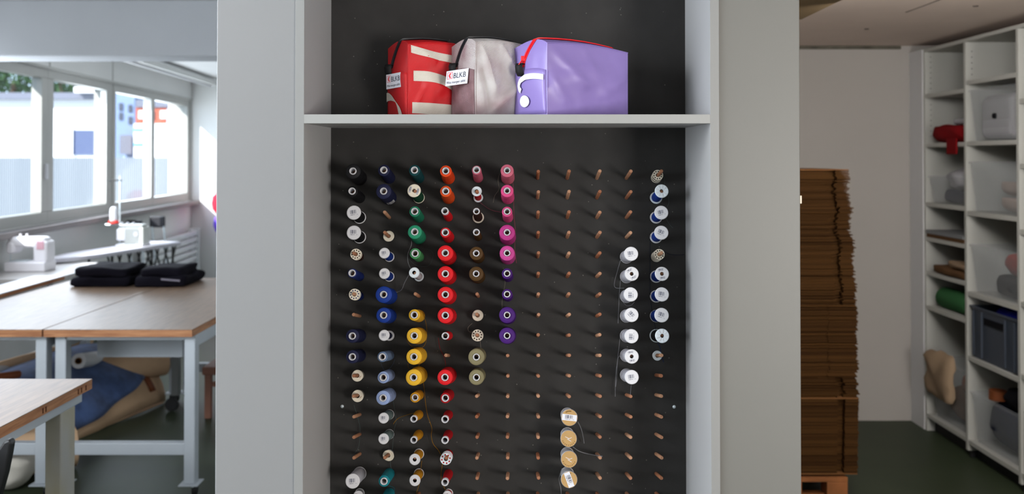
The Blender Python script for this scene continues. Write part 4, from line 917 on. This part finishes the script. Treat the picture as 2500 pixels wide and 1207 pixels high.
# clothing hung on the end wall, only its edge in view
RC = mat('cloth_red', (200, 48, 66), .9, .1, bump=.2, bscale=20); VC = mat('cloth_violet', (116, 88, 210), .9, .1, bump=.2, bscale=20)
for (u, v0, v1, m_, nm, lb) in ((515, 465, 528, RC, 'hanging_cloth', 'red cloth hanging on the sunlit end wall at the fascia edge'), (519, 520, 576, VC, 'hanging_cloth', 'violet cloth hanging below the red cloth on the end wall')):
    pa, pb_ = atY(u, v1, 11.95), atY(u+60, v0, 11.95)
    o = soft(nm, m_, pa.x, pb_.x, 11.9, 12.05, pa.z, pb_.z, rnd=.8, amp=.02, n=(8, 5, 12), fr=12); tag(o, lb, 'cloth')
# ------------------------------------------------------------------ rolls and fabric under the tables
TAN = mat('tan_fabric_roll', (206, 172, 138), .85, .1, var=.15, vscale=4); DEN = mat('denim_blue', (74, 96, 140), .9, .15, col2=(54, 70, 104), vscale=9, bump=.2, bscale=30, sheen=.2)
LEA = mat('leather_rust', (124, 66, 34), .6, .3); PAPERW = mat('paper_roll_white', (206, 206, 206), .7, .2)
def rollobj(nm, lb, p0, p1, r, m_, cat='roll', grp='material rolls stored under the work tables'):
    t = thing(nm, lb, cat, (p0+p1)/2, None, grp); d = (p1-p0); L_ = d.length; q = d.to_track_quat('Z', 'Y').to_matrix().to_4x4(); M = Matrix.Translation(p0) @ q
    MB().lathe([(r*.45, 0), (r, 0), (r, L_), (r*.45, L_), (r*.45, 0)], 32, M).build('winding', m_, t, smooth=True)
    MB().lathe([(r*.34, -.01), (r*.44, -.01), (r*.44, L_+.01), (r*.34, L_+.01), (r*.34, -.01)], 24, M).build('core', CARDL, t, smooth=True)
    return t
cart = thing('tan_sheet_bale', 'long tan cardboard trough lying on the floor under the work tables', 'crate', (-2.3, 5.6, 0))
g0, g1 = atZ(150, 1098, 0), atZ(418, 985, 0)
drr = (g1-g0).normalized(); nr = Vector((-drr.y, drr.x, 0))
if nr.x > 0: nr = -nr
def trough(a, b):
    p = g0-drr*.9+(g1-g0+drr*.9)*a
    t_ = b; return p + nr*(.05+.35*t_*t_) + Vector((0, 0, .005+.46*t_-.08*t_*t_+.015*math.sin(a*9)))
sheet('side_sheet', TAN, trough, 20, 8, th=.008, parent=cart)
sheet('back_sheet', TAN, lambda a, b: g0-drr*.9+(g1-g0+drr*.9)*a+nr*(.80-.2*b)+Vector((0, 0, .005+.42*b)), 12, 4, th=.008, parent=cart)
sheet('bottom_sheet', TAN, lambda a, b: g0-drr*.9+(g1-g0+drr*.9)*a+nr*(.05+.74*b)+Vector((0, 0, .006)), 12, 4, th=.004, parent=cart)
# denim draped over the trough side
def denim(a, b):
    aa = .42+.50*a
    lo = .10+.22*math.sin(a*2.3+.6)*.0+.30*a*a
    bb = lo+(1.28-lo)*b
    if bb <= 1: p = trough(aa, bb) - nr*.018
    else: p = trough(aa, 1)+nr*(bb-1)*.9-Vector((0, 0, (bb-1)**2*.3))
    return p+Vector((0, 0, .012))-nr*(.012*math.sin(a*17+b*5)+.01)
d_ = sheet('denim_cloth', DEN, denim, 30, 14, th=.004); tag(d_, 'blue denim cloth draped over the tan trough under the right work table', 'cloth')
def denim2(a, b):
    return trough(.06+.22*a, .35+.65*b)-nr*(.03+.01*math.sin(a*9))+Vector((0, 0, .012))
d_ = sheet('denim_cloth', DEN, denim2, 14, 10, th=.004); tag(d_, 'smaller blue denim piece below the foreground table top', 'cloth')
d_ = sheet('leather_strip', LEA, lambda a, b: trough(.90+.03*b+.02*a, 1-.8*a)-nr*.012, 10, 3, th=.004); tag(d_, 'narrow rust brown leather strip hanging beside the denim', 'leather')
rollobj('paper_roll', 'white paper roll lying slanted at far left under the table', atY(-20, 912, 5.6), atY(100, 866, 6.4), .035, PAPERW)
rollobj('paper_roll', 'white paper tube poking out above the denim under the right table', atY(192, 882, 5.75), atY(262, 872, 6.3), .045, PAPERW)
rollobj('fabric_roll', 'tan fabric roll lying behind the white paper tube under the table', atY(180, 915, 6.0), atY(400, 880, 6.4), .10, TAN)
rollobj('fabric_roll', 'tan leather roll at far left just above the foreground table top', atY(-30, 925, 5.2), atY(45, 914, 5.4), .022, LEA)
rollobj('fabric_roll', 'wide tan fabric roll on the floor at the far left bottom', Vector((-2.95, 4.6, .11)), Vector((-2.35, 5.05, .11)), .105, TAN)
bd = thing('floor_bag', 'white cloth bag on the floor in the bottom left corner', 'bag', atZ(30, 1190, .02))
pq = atZ(30, 1195, .0); soft('body', mat('bag_cream', (206, 200, 188), .9, .1), pq.x-.2, pq.x+.1, pq.y-.1, pq.y+.12, 0, .17, bd, rnd=.7, amp=.02)
# rear trestle leg with caster, and brown chair right of the table
tr = thing('rolling_rack', 'dark grey rolling rack upright with black caster behind the work table', 'rack', (atY(428, 1000, 6.9).x, 6.9, 0))
px_ = atY(418, 900, 6.15).x; px2 = atY(436, 900, 6.15).x
bx('upright', mat('rack_grey', (104, 106, 104), .5, .4), px_, px2, 6.15, 6.2, .10, .79, tr, bevel=.003)
pw = Vector(((px_+px2)/2-.02, 6.15, .045)); MB().lathe([(0, -.012), (.038, -.012), (.043, -.008), (.043, .008), (.038, .012), (0, .012)], 22, Matrix.Translation(pw) @ Matrix.Rotation(math.pi/2, 4, 'X')).build('caster_wheel', DARKM, tr, smooth=True)
bx('caster_fork', DARKM, pw.x-.02, pw.x+.02, 6.16, 6.19, .05, .10, tr)
bc = thing('stool', 'brown wooden stool at the right edge of the sewing room opening', 'stool', (atY(515, 1000, 5.9).x+.1, 6.0, 0))
BRW = mat('stool_wood', (132, 92, 76), .6, .3)
x0 = atY(499, 900, 6.0).x; zt = atY(510, 893, 6.0).z
bx('seat', BRW, x0, x0+.36, 5.95, 6.3, zt-.05, zt, bc, bevel=.006)
for x_ in (x0+.01, x0+.31):
    for y_ in (5.97, 6.24): bx('leg', BRW, x_, x_+.04, y_, y_+.04, 0, zt-.05, bc, bevel=.003)
for y_ in (5.98, 6.25): bx('rung', BRW, x0+.05, x0+.31, y_, y_+.02, .2, .23, bc)
# ------------------------------------------------------------------ outside the windows
WB = mat('outside_white_render', (224, 224, 224), .9, .1); GD = mat('outside_grey_door', (80, 90, 120), .8, .2); CORR = mat('outside_corrugated', (132, 137, 143), .5, .3)
BLB = mat('outside_blue_render', (120, 138, 170), .9, .1); ORB = mat('outside_orange_render', (176, 92, 72), .9, .1); RF = mat('outside_roof', (110, 112, 124), .8, .2)
GRN = mat('outside_leaf', (70, 98, 62), .9, .1, col2=(36, 58, 34), vscale=3)
DKW = mat('outside_window_dark', (60, 66, 80), .4, .4)
bx('ground', mat('outside_ground', (190, 190, 186), .9, .1), -60, -4.5, -10, 80, -.35, -.25, bevel=0, kind='structure')
def ob(nm, m_, u0, u1, v0, v1, Y, D, par, zmin=None):
    p0, p1 = atY(u0, v1, Y), atY(u1, v0, Y); z0 = p0.z if zmin is None else zmin; k = (Y+D)/Y
    P = [(x, y, z) for z in (z0, p1.z) for (x, y) in ((p0.x, Y), (p1.x, Y), (p0.x, Y+D), (p1.x*k, Y+D))]   # side wall angled away
    return MB().add(P, [(0, 2, 3, 1), (4, 5, 7, 6), (0, 1, 5, 4), (2, 6, 7, 3), (0, 4, 6, 2), (1, 3, 7, 5)]).build(nm, m_, par)
fe = thing('corrugated_fence', 'pale corrugated sheet fence seen through the windows', 'fence', atY(200, 500, 20))
f0, f1 = atY(-80, 500, 20), atY(470, 385, 20); vs = []; n_ = 420
for i in range(n_+1):
    x_ = f0.x+(f1.x-f0.x)*i/n_; y_ = 20+.008*math.sin(i*1.6)
    vs += [(x_, y_, -.25), (x_, y_, f1.z)]
o = MB().add(vs, [(2*i, 2*i+2, 2*i+3, 2*i+1) for i in range(n_)]).build('corrugated_sheet', CORR, fe); md = o.modifiers.new('s', 'SOLIDIFY'); md.thickness = .01
for u in (-40, 45, 130, 215, 300, 385): ob('post', WB, u, u+3, 383, 560, 20.08, .08, fe, -.25)
wb = thing('white_building', 'low white building with a grey door behind the fence', 'building', atY(120, 400, 27))
ob('wall', WB, -140, 268, 242, 420, 27, 6, wb, -.25); ob('roof_edge', RF, -150, 262, 226, 242, 26.7, 6.5, wb)
ob('door', GD, 178, 236, 318, 378, 26.95, .1, wb); ob('door_frame', WB, 174, 178, 314, 380, 26.9, .12, wb)
ob('canopy', WB, 180, 244, 212, 226, 26.4, 2, wb)
bb = thing('blue_building', 'blue rendered block seen through the third window', 'building', atY(300, 400, 42))
ob('wall', BLB, 262, 329, 222, 420, 42, 6, bb, -.25)
for (u, v) in ((290, 252), (313, 256), (313, 285), (290, 275)): ob('window', DKW, u, u+9, v, v+18, 41.95, .1, bb)
ob('lower_annex', RF, 292, 322, 330, 376, 41.5, .4, bb)
ob_ = thing('orange_building', 'orange brown block with pale windows seen through the last two windows', 'building', atY(400, 400, 46))
ob('wall', ORB, 331, 408, 262, 420, 40.5, 1.2, ob_, -.25); ob('roof', RF, 331, 412, 244, 262, 40.4, 1.3, ob_)
for (u, v) in ((338, 270), (391, 270), (360, 270)): ob('window', WB, u, u+16, v, v+20, 40.42, .12, ob_)
wh = thing('white_hall', 'large white hall with light blue bands behind the last windows', 'building', atY(400, 400, 36))
ob('wall', WB, 326, 640, 302, 420, 36, 5, wh, -.25)
for v in (314, 350): ob('blue_band', mat('outside_band', (96, 176, 216), .7, .2), 326, 352, v, v+6, 35.95, .06, wh)
def crown(nm, lb, u, v, Y, rpx, seed):
    c_ = atY(u, v, Y); R = rpx/FPX*Y; t = thing(nm, lb, 'tree', (c_.x, c_.y, -.25), None, 'trees behind the white building')
    rr = random.Random(seed); mb = MB()
    for i in range(420):
        th_, ph = rr.uniform(0, 2*math.pi), math.acos(rr.uniform(-1, 1)); q = R*rr.uniform(.65, 1)
        p = c_+Vector((1.3*q*math.sin(ph)*math.cos(th_), q*math.sin(ph)*math.sin(th_), .9*q*math.cos(ph)))
        a = Vector((rr.uniform(-1, 1), rr.uniform(-1, 1), rr.uniform(-1, 1))).normalized(); b2_ = a.orthogonal().normalized(); s_ = R*.14
        mb.add([p-a*s_, p+b2_*s_*.6, p+a*s_, p-b2_*s_*.6], [(0, 1, 2, 3)])
    mb.build('foliage', GRN, t, kind='stuff')
    MB().tube([(c_.x, c_.y, -.25), (c_.x, c_.y, c_.z)], [.3, .12], 8).build('trunk', mat('bark', (84, 68, 52), .9, .1), t)
for i, (u, v, r_) in enumerate(((-30, 196, 46), (35, 198, 46), (95, 200, 44), (150, 202, 42), (205, 208, 38))):
    crown('tree', 'green leafy tree above the white building, %s from the left' % OR[i+1], u, v, 36, r_, i)
# ------------------------------------------------------------------ store room: shelf wall
XB, XBB = 2.49, 2.86
BK = mat('bookcase_white', (172, 172, 166), .6, .3)
bw = thing('bookcase', 'tall white open shelving unit along the right store wall', 'shelving', (XB, 5.0, 0))
def ydiv(u): return (XB)*FPX/(u-CX)
ZTOP = 2.31
divs = [ydiv(2257), ydiv(2356), ydiv(2484.5), ydiv(2484.5)-.54, ydiv(2484.5)-1.08]
for y in divs[1:]: bx('foot', DARKM, XB+.02, XB+.05, y-.01, y+.01, 0, .04, bw, bevel=0)
for y in divs: bx('upright', BK, XB, XBB, y-.012, y+.012, 0 if y == divs[0] else .04, ZTOP-.02, bw, bevel=.001)
bx('back_panel', BK, XBB, XBB+.008, divs[-1]-.01, divs[0]+.01, .06, ZTOP, bw, bevel=0)
bx('top_panel', BK, XB, XBB, divs[-1]-.012, divs[0]+.012, ZTOP-.02, ZTOP, bw, bevel=.001)
bx('filler_panel', mat('filler_white', (206, 206, 208), .6, .3), XB-.005, XB+.02, divs[0]+.013, YR, 0, ZTOP, bw, bevel=0)
bx('plinth', DARKM, XB+.05, XB+.065, divs[-1], divs[0], 0, .065, bw, bevel=0)  # coloured black for the shadow in the recess under the unit
bay = [[2.035, 1.737, 1.379, 1.171, .964, .757, .105], [2.075, 1.74, 1.356, .914, .56, .10], [1.94, 1.62, 1.296, .94, .585, .10], [1.9, 1.5, 1.1, .7, .10]]
for i, zs in enumerate(bay):
    for z_ in zs: bx('shelf', BK, XB+.002, XBB, divs[i+1]+.012, divs[i]-.012, z_-.024, z_, bw, bevel=.001)
# drilled shelf-pin holes on the uprights facing the camera
hm = mat('pin_hole', (88, 86, 80), .8, .1)
for yi, z0_, z1_ in ((0, 2.05, 2.28), (1, 2.09, 2.27), (0, 1.76, 2.0)):
    z_ = z0_+.02
    while z_ < z1_:
        MB().lathe([(0, .0006), (.0035, .0006), (.0035, 0)], 8, Matrix.Translation((XB+.035, divs[yi]-.012, z_)) @ Matrix.Rotation(math.pi/2, 4, 'X')).build('pin_hole', hm, bw); z_ += .032
def tub(lb, bi, zb_, h, y0, y1, grp='clear storage tubs on the shelves', m_=None, x0=XB+.015, x1=XBB-.03, taper=.02, nm='storage_tub', rim=True):
    t = thing(nm, lb, 'storage box', ((x0+x1)/2, (y0+y1)/2, zb_), None, grp); m_ = m_ or TUB
    z0_, z1_ = zb_+.001, zb_+h; th = .003
    def ring(x0, x1, y0, y1, z): return [(x0, y0, z), (x1, y0, z), (x1, y1, z), (x0, y1, z)]
    vs = ring(x0+taper, x1-taper, y0+taper, y1-taper, z0_)+ring(x0, x1, y0, y1, z1_)+ring(x0+th, x1-th, y0+th, y1-th, z1_)+ring(x0+taper+th, x1-taper-th, y0+taper+th, y1-taper-th, z0_+th)
    fs = [(3, 2, 1, 0)]
    for k in range(3):
        for j in range(4): j2 = (j+1) % 4; fs.append((4*k+j, 4*k+j2, 4*k+4+j2, 4*k+4+j))
    fs.append((12, 13, 14, 15))
    MB().add(vs, fs).build('tub_body', m_, t, bevel=.004)
    if rim:
        e = .008; pts = ring(x0-e, x1+e, y0-e, y1+e, z1_); pi_ = ring(x0+.002, x1-.002, y0+.002, y1-.002, z1_)
        vs = pts+[(a, b, c+.012) for a, b, c in pts]+pi_+[(a, b, c+.012) for a, b, c in pi_]
        fs = []
        for j in range(4):
            j2 = (j+1) % 4; fs += [(j, j2, 4+j2, 4+j), (8+j, 12+j, 12+j2, 8+j2), (4+j, 4+j2, 12+j2, 12+j), (j, 8+j, 8+j2, j2)]
        MB().add(vs, fs).build('rim', m_, t)
    return t
g = .02
def Yb(i): return divs[i+1]+.012+g, divs[i]-.012-g
y0, y1 = Yb(0)
def cloth(nm, lb, m_, x0, x1, y0, y1, z0, z1, cat='cloth', seed=0, rnd=.6, amp=.015, grp=None):
    o = soft(nm, m_, x0, x1, y0, y1, z0+.001, z1, rnd=rnd, amp=amp, seed=seed, fr=10); tag(o, lb, cat, grp); return o
REDC = mat('store_red_cloth', (112, 12, 16), .9, .1, bump=.2, bscale=20); GREY = mat('store_grey', (120, 122, 124), .8, .2); BEI = mat('store_beige', (150, 128, 104), .9, .1, bump=.3, bscale=30)
GRC = mat('store_green', (52, 100, 60), .9, .1, bump=.2, bscale=20); BRN = mat('store_brown', (92, 66, 44), .9, .1); NAV = mat('store_navy', (22, 28, 48), .9, .1, bump=.2); DK = mat('store_black', (16, 16, 20), .9, .1, bump=.2); BLU = mat('store_blue', (18, 24, 110), .8, .1, bump=.2)
WHT = mat('store_white', (158, 158, 162), .7, .2); YEL = mat('store_yellow', (170, 160, 40), .8, .2)
cloth('folded_cloth', 'crumpled red cloth hanging over the edge of the second shelf', REDC, XB-.01, XB+.26, y0+.02, y1-.06, 1.737, 1.737+.10, seed=1)
cloth('folded_cloth', 'grey white cloth lying on the crumpled red cloth', WHT, XB+.05, XB+.28, y0+.02, y0+.22, 1.839, 1.875, seed=2, amp=.006)
bx('hanging_corner', REDC, XB-.012, XB-.002, y0+.05, y0+.17, 1.67, 1.76, bpy.data.objects['folded_cloth'], bevel=.003)
t = tub('clear tub holding white and navy bits on the third left shelf', 0, 1.379, .15, y0, y1)
cloth('fabric_bundle', 'navy fabric inside the tub on the third left shelf', NAV, XB+.05, XB+.25, y0+.05, y1-.10, 1.384, 1.46, seed=3)
cloth('fabric_bundle', 'white crumpled bundle heaped in the tub on the third left shelf', WHT, XB+.04, XB+.22, y0+.10, y1-.12, 1.462, 1.575, seed=4, amp=.03)
cloth('fabric_bundle', 'small yellow bundle at the right of the white heap', YEL, XB+.05, XB+.16, y0+.02, y0+.09, 1.50, 1.585, seed=5)
for k in range(2):
    o = bx('flat_board', (BRN, GREY)[k], XB-.005*k, XB+.3, y0-.01, y1+.01, 1.171+.022*k+.001, 1.171+.022*(k+1), bevel=.002); tag(o, ('dark flat board, lower one on the fourth left shelf', 'grey flat board, upper one on the fourth left shelf')[k], 'board', 'flat boards on the fourth shelf')
o = cloth('leather_offcut', 'brown leather offcut lying on the fifth left shelf', BRN, XB+.0, XB+.3, y0, y1-.04, .964, 1.01, 'leather', 6, amp=.01)
o = cloth('leather_offcut', 'beige offcut resting over the brown leather on the fifth left shelf', BEI, XB+.02, XB+.2, y0, y0+.24, 1.012, 1.05, 'leather', 7, amp=.008)
gc = thing('green_roll', 'green cloth rolled up on the sixth left shelf', 'cloth', (XB+.15, (y0+y1)/2, .757))
MB().lathe([(0, 0), (.050, 0), (.058, .008), (.06, .03), (.06, .34), (.05, .36), (0, .36)], 20, Matrix.Translation((XB+.02, y0+.05, .757+.061)) @ Matrix.Rotation(math.radians(-90), 4, 'X') @ Matrix.Translation((.06, 0, 0))).build('winding', GRC, gc, smooth=True)
MB().lathe([(0, 0), (.050, 0), (.058, .008), (.06, .03), (.06, .30), (.05, .32), (0, .32)], 20, Matrix.Translation((XB+.14, y0+.05, .757+.061)) @ Matrix.Rotation(math.radians(-90), 4, 'X') @ Matrix.Translation((.06, 0, 0))).build('winding', GRC, gc, smooth=True)
t = tub('clear tub with beige fabric spilling out on the bottom left shelf', 0, .105, .34, y0, y1-.02)
cloth('fabric_bundle', 'brown fabric filling the tub on the bottom left shelf', BRN, XB+.05, XB+.26, y0+.04, y1-.08, .112, .30, seed=8)
cloth('fabric_bundle', 'brown roll end lying on the brown fabric in the bottom left tub', LEA, XB+.05, XB+.2, y0+.06, y0+.2, .302, .40, seed=18)
o = cloth('beige_fabric', 'shaggy beige fabric spilling over the front of the bottom left tub', BEI, XB-.035, XB+.004, y1-.33, y1-.01, .24, .50, seed=9, amp=.03, rnd=.9)
o = cloth('black_pouch', 'black pouch leaning at the divider above the bottom left shelf', DK, XB+.10, XB+.26, y0-.01, y0+.05, .56, .66, 'pouch', 10)
o.parent = None
bx('hook_strap', DK, XB+.17, XB+.19, y0+.01, y0+.03, .65, .733, o, bevel=0)
y0, y1 = Yb(1)
t = tub('clear tub with a white lidded canister on the second right shelf', 1, 1.74, .27, y0, y1)
cn = thing('white_canister', 'white rounded canister with a dark knob inside the upper right tub', 'canister', (XB+.17, (y0+y1)/2, 1.745))
bx('body', WHT, XB+.03, XB+.28, y0+.06, y1-.07, 1.746, 1.985, cn, bevel=.045, seg=4)
MB().lathe([(0, .012), (.014, .012), (.016, 0)], 14, Matrix.Translation((XB+.03, (y0+y1)/2, 1.87)) @ Matrix.Rotation(-math.pi/2, 4, 'Y')).build('knob', DK, cn, smooth=True)
t = tub('clear tub with beige shoes on the third right shelf', 1, 1.356, .26, y0, y1)
for k in range(2):
    o = cloth('beige_shoe', 'beige shoe, %s of the pair in the third right tub' % ('lower', 'upper')[k], mat('store_shoe', (158, 142, 132), .8, .2), XB+.04, XB+.28, y0+.03, y0+.26, 1.364+.085*k, 1.364+.085*k+.075, 'shoe', 20+k, rnd=.9, amp=.006)
t = tub('clear tub of red and black things on the fourth right shelf', 1, .914, .25, y0, y1)
cloth('fabric_bundle', 'black bundle in the tub of red and black things', DK, XB+.03, XB+.25, y0+.04, y0+.30, .922, 1.03, seed=22)
cloth('fabric_bundle', 'red bundle lying on the black bundle in the clear tub', mat('store_orange_red', (140, 40, 28), .8, .2), XB+.05, XB+.22, y0+.03, y0+.24, 1.032, 1.15, seed=23)
CR = mat('crate_blue_grey', (56, 63, 75), .5, .4)
ct = tub('blue grey stacking crate with handle slot on the fifth right shelf', 1, .56, .27, y0, y1, 'stacking crates', CR, taper=.008, nm='stacking_crate')
bx('handle_slot', DK, XB+.009, XB+.016, (y0+y1)/2-.10, (y0+y1)/2+.10, .76, .795, ct, bevel=.004)
for y_ in (y0+.03, y1-.03, y0+.12, y1-.12): bx('rib', CR, XB+.004, XB+.014, y_-.006, y_+.006, .575, .82, ct, bevel=.001)
cloth('blue_sack', 'bright blue plastic sack heaped in the stacking crate', BLU, XB+.04, XB+.28, y0+.03, y0+.34, .70, .868, 'sack', 24, amp=.02)
t = tub('clear tub stuffed with dark cloth on the bottom right shelf', 1, .10, .26, y0, y1)
cloth('fabric_bundle', 'dark navy cloth filling the bottom right tub', NAV, XB+.03, XB+.28, y0+.03, y1-.05, .108, .345, seed=25)
rl = thing('tape_roll', 'brown cardboard ring lying on the dark cloth in the bottom right tub', 'roll', (XB+.08, 5.03, .36))
MB().lathe([(.030, 0), (.045, 0), (.045, .05), (.030, .05), (.030, 0)], 28, Matrix.Translation((XB+.08, 5.03, .362))).build('ring', LEA, rl, smooth=True)
cloth('fabric_bundle', 'black cloth bulging behind the brown ring in the bottom right tub', DK, XB+.04, XB+.30, y0+.02, y0+.24, .347, .46, seed=26)
y0, y1 = Yb(2)
bo = thing('cardboard_box', 'brown cardboard box cut by the right picture edge on the bottom shelf', 'box', (XB+.15, (y0+y1)/2, .10))
bx('carton', mat('store_carton', (120, 70, 30), .9, .1), XB+.01, XB+.3, y0+.1, y1+.005, .101, .40, bo, bevel=.002)
bx('lid_flap', CARD, XB+.008, XB+.302, y0+.098, y1+.007, .40, .404, bo, bevel=.001)
# ------------------------------------------------------------------ stack of flattened cartons on a pallet
YP = 4.55
zp = atY(2000, 1160, YP).z
pal = thing('wooden_pallet', 'wooden pallet under the tall stack of flattened cartons', 'pallet', (1.45, YP+.3, 0))
pxr = atY(2070, 1190, YP).x
bx('base_board', PALW, 1.0, pxr, YP, YP+.09, 0.0, .02, pal, bevel=.002)
bx('base_board', PALW, 1.0, pxr, YP+.5, YP+.59, 0.0, .02, pal, bevel=.002)
for x_ in (1.0, 1.28, pxr-.10):
    for y_ in (YP, YP+.5): bx('block', PALW, x_, x_+.10, y_, y_+.09, .02, zp-.035, pal, bevel=.003)
for k in range(5): bx('deck_board', PALW, 1.0, pxr, YP+.125*k, YP+.125*k+.09, zp-.035, zp-.012, pal, bevel=.002)
ztop = atY(2000, 413, YP).z
zl = atY(2000, 975, YP).z
N1 = 215; th = (ztop-zp)/N1
meshes = []
rr = random.Random(5)
def xr(z_):
    v = 385+(EYE-z_)/YP*FPX
    pts = [(405, 2068), (430, 2075), (470, 2072), (510, 2082), (560, 2074), (600, 2088), (650, 2082), (690, 2090), (740, 2088), (775, 2096), (830, 2090), (900, 2096), (920, 2089), (960, 2095), (1170, 2090)]
    for (v0, x0), (v1, x1) in zip(pts, pts[1:]):
        if v0 <= v <= v1: return x0+(x1-x0)*(v-v0)/(v1-v0)
    return pts[-1][1]
for i in range(N1):
    z_ = zp+th*i+.0002
    if i < 6:
        pass
    low = z_ < zl
    if False:
        m_ = CARDL if (abs(z_-zl) < th*.8) else CARD
        x_l = 1.02+rr.uniform(-.01, .01)
    jx = xr(z_)+ (rr.uniform(-1, 1) if low else rr.uniform(-4.5, 3.5)); X = (jx-CX)/FPX*YP
    if not meshes:
        for (n0, n1), mm in (((.065, .10), CARD), ((.14, .19), CARD), ((.065, .066), CARDL)):
            dp = .03 if n0 < .1 else .006
            foot = [(-.62, 0), (-n1, 0), (-n1, dp), (-n0, dp), (-n0, 0), (0, 0), (0, .56), (-.62, .56)]
            K_ = len(foot); vs = [(x, y, zz) for zz in (0, th*.72) for x, y in foot]
            fs = [(7, 6, 5, 4, 3, 2, 1, 0), tuple(range(8, 16))]+[(k, (k+1) % K_, K_+(k+1) % K_, K_+k) for k in range(K_)]
            o_ = MB().add(vs, fs).build('flat_carton', mm); meshes.append(o_.data); bpy.data.objects.remove(o_)
    slot = int(3*math.sin(i*.021+1)+3) % 5 > 1
    o = bpy.data.objects.new('flat_carton', meshes[2 if (abs(z_-zl) < th*.51 or i == N1-1 or i == 0) else 0 if low else 1 if slot else 0]); C.objects.link(o)
    o.location = (X, YP+rr.uniform(0, .006 if low else .016), z_-.0)
    tag(o, 'paler flattened carton dividing the neat lower bundle from the ragged upper stack' if abs(z_-zl) < th*.51 else 'pale topmost flattened carton of the tall stack' if i == N1-1 else 'pale lowest flattened carton resting on the wooden pallet' if i == 0 else 'flattened brown carton in the neat lower bundle on the pallet' if low else 'flattened brown carton in the ragged upper part of the stack', 'carton', 'flattened cartons of the neat lower bundle' if low else 'flattened cartons of the ragged upper stack')
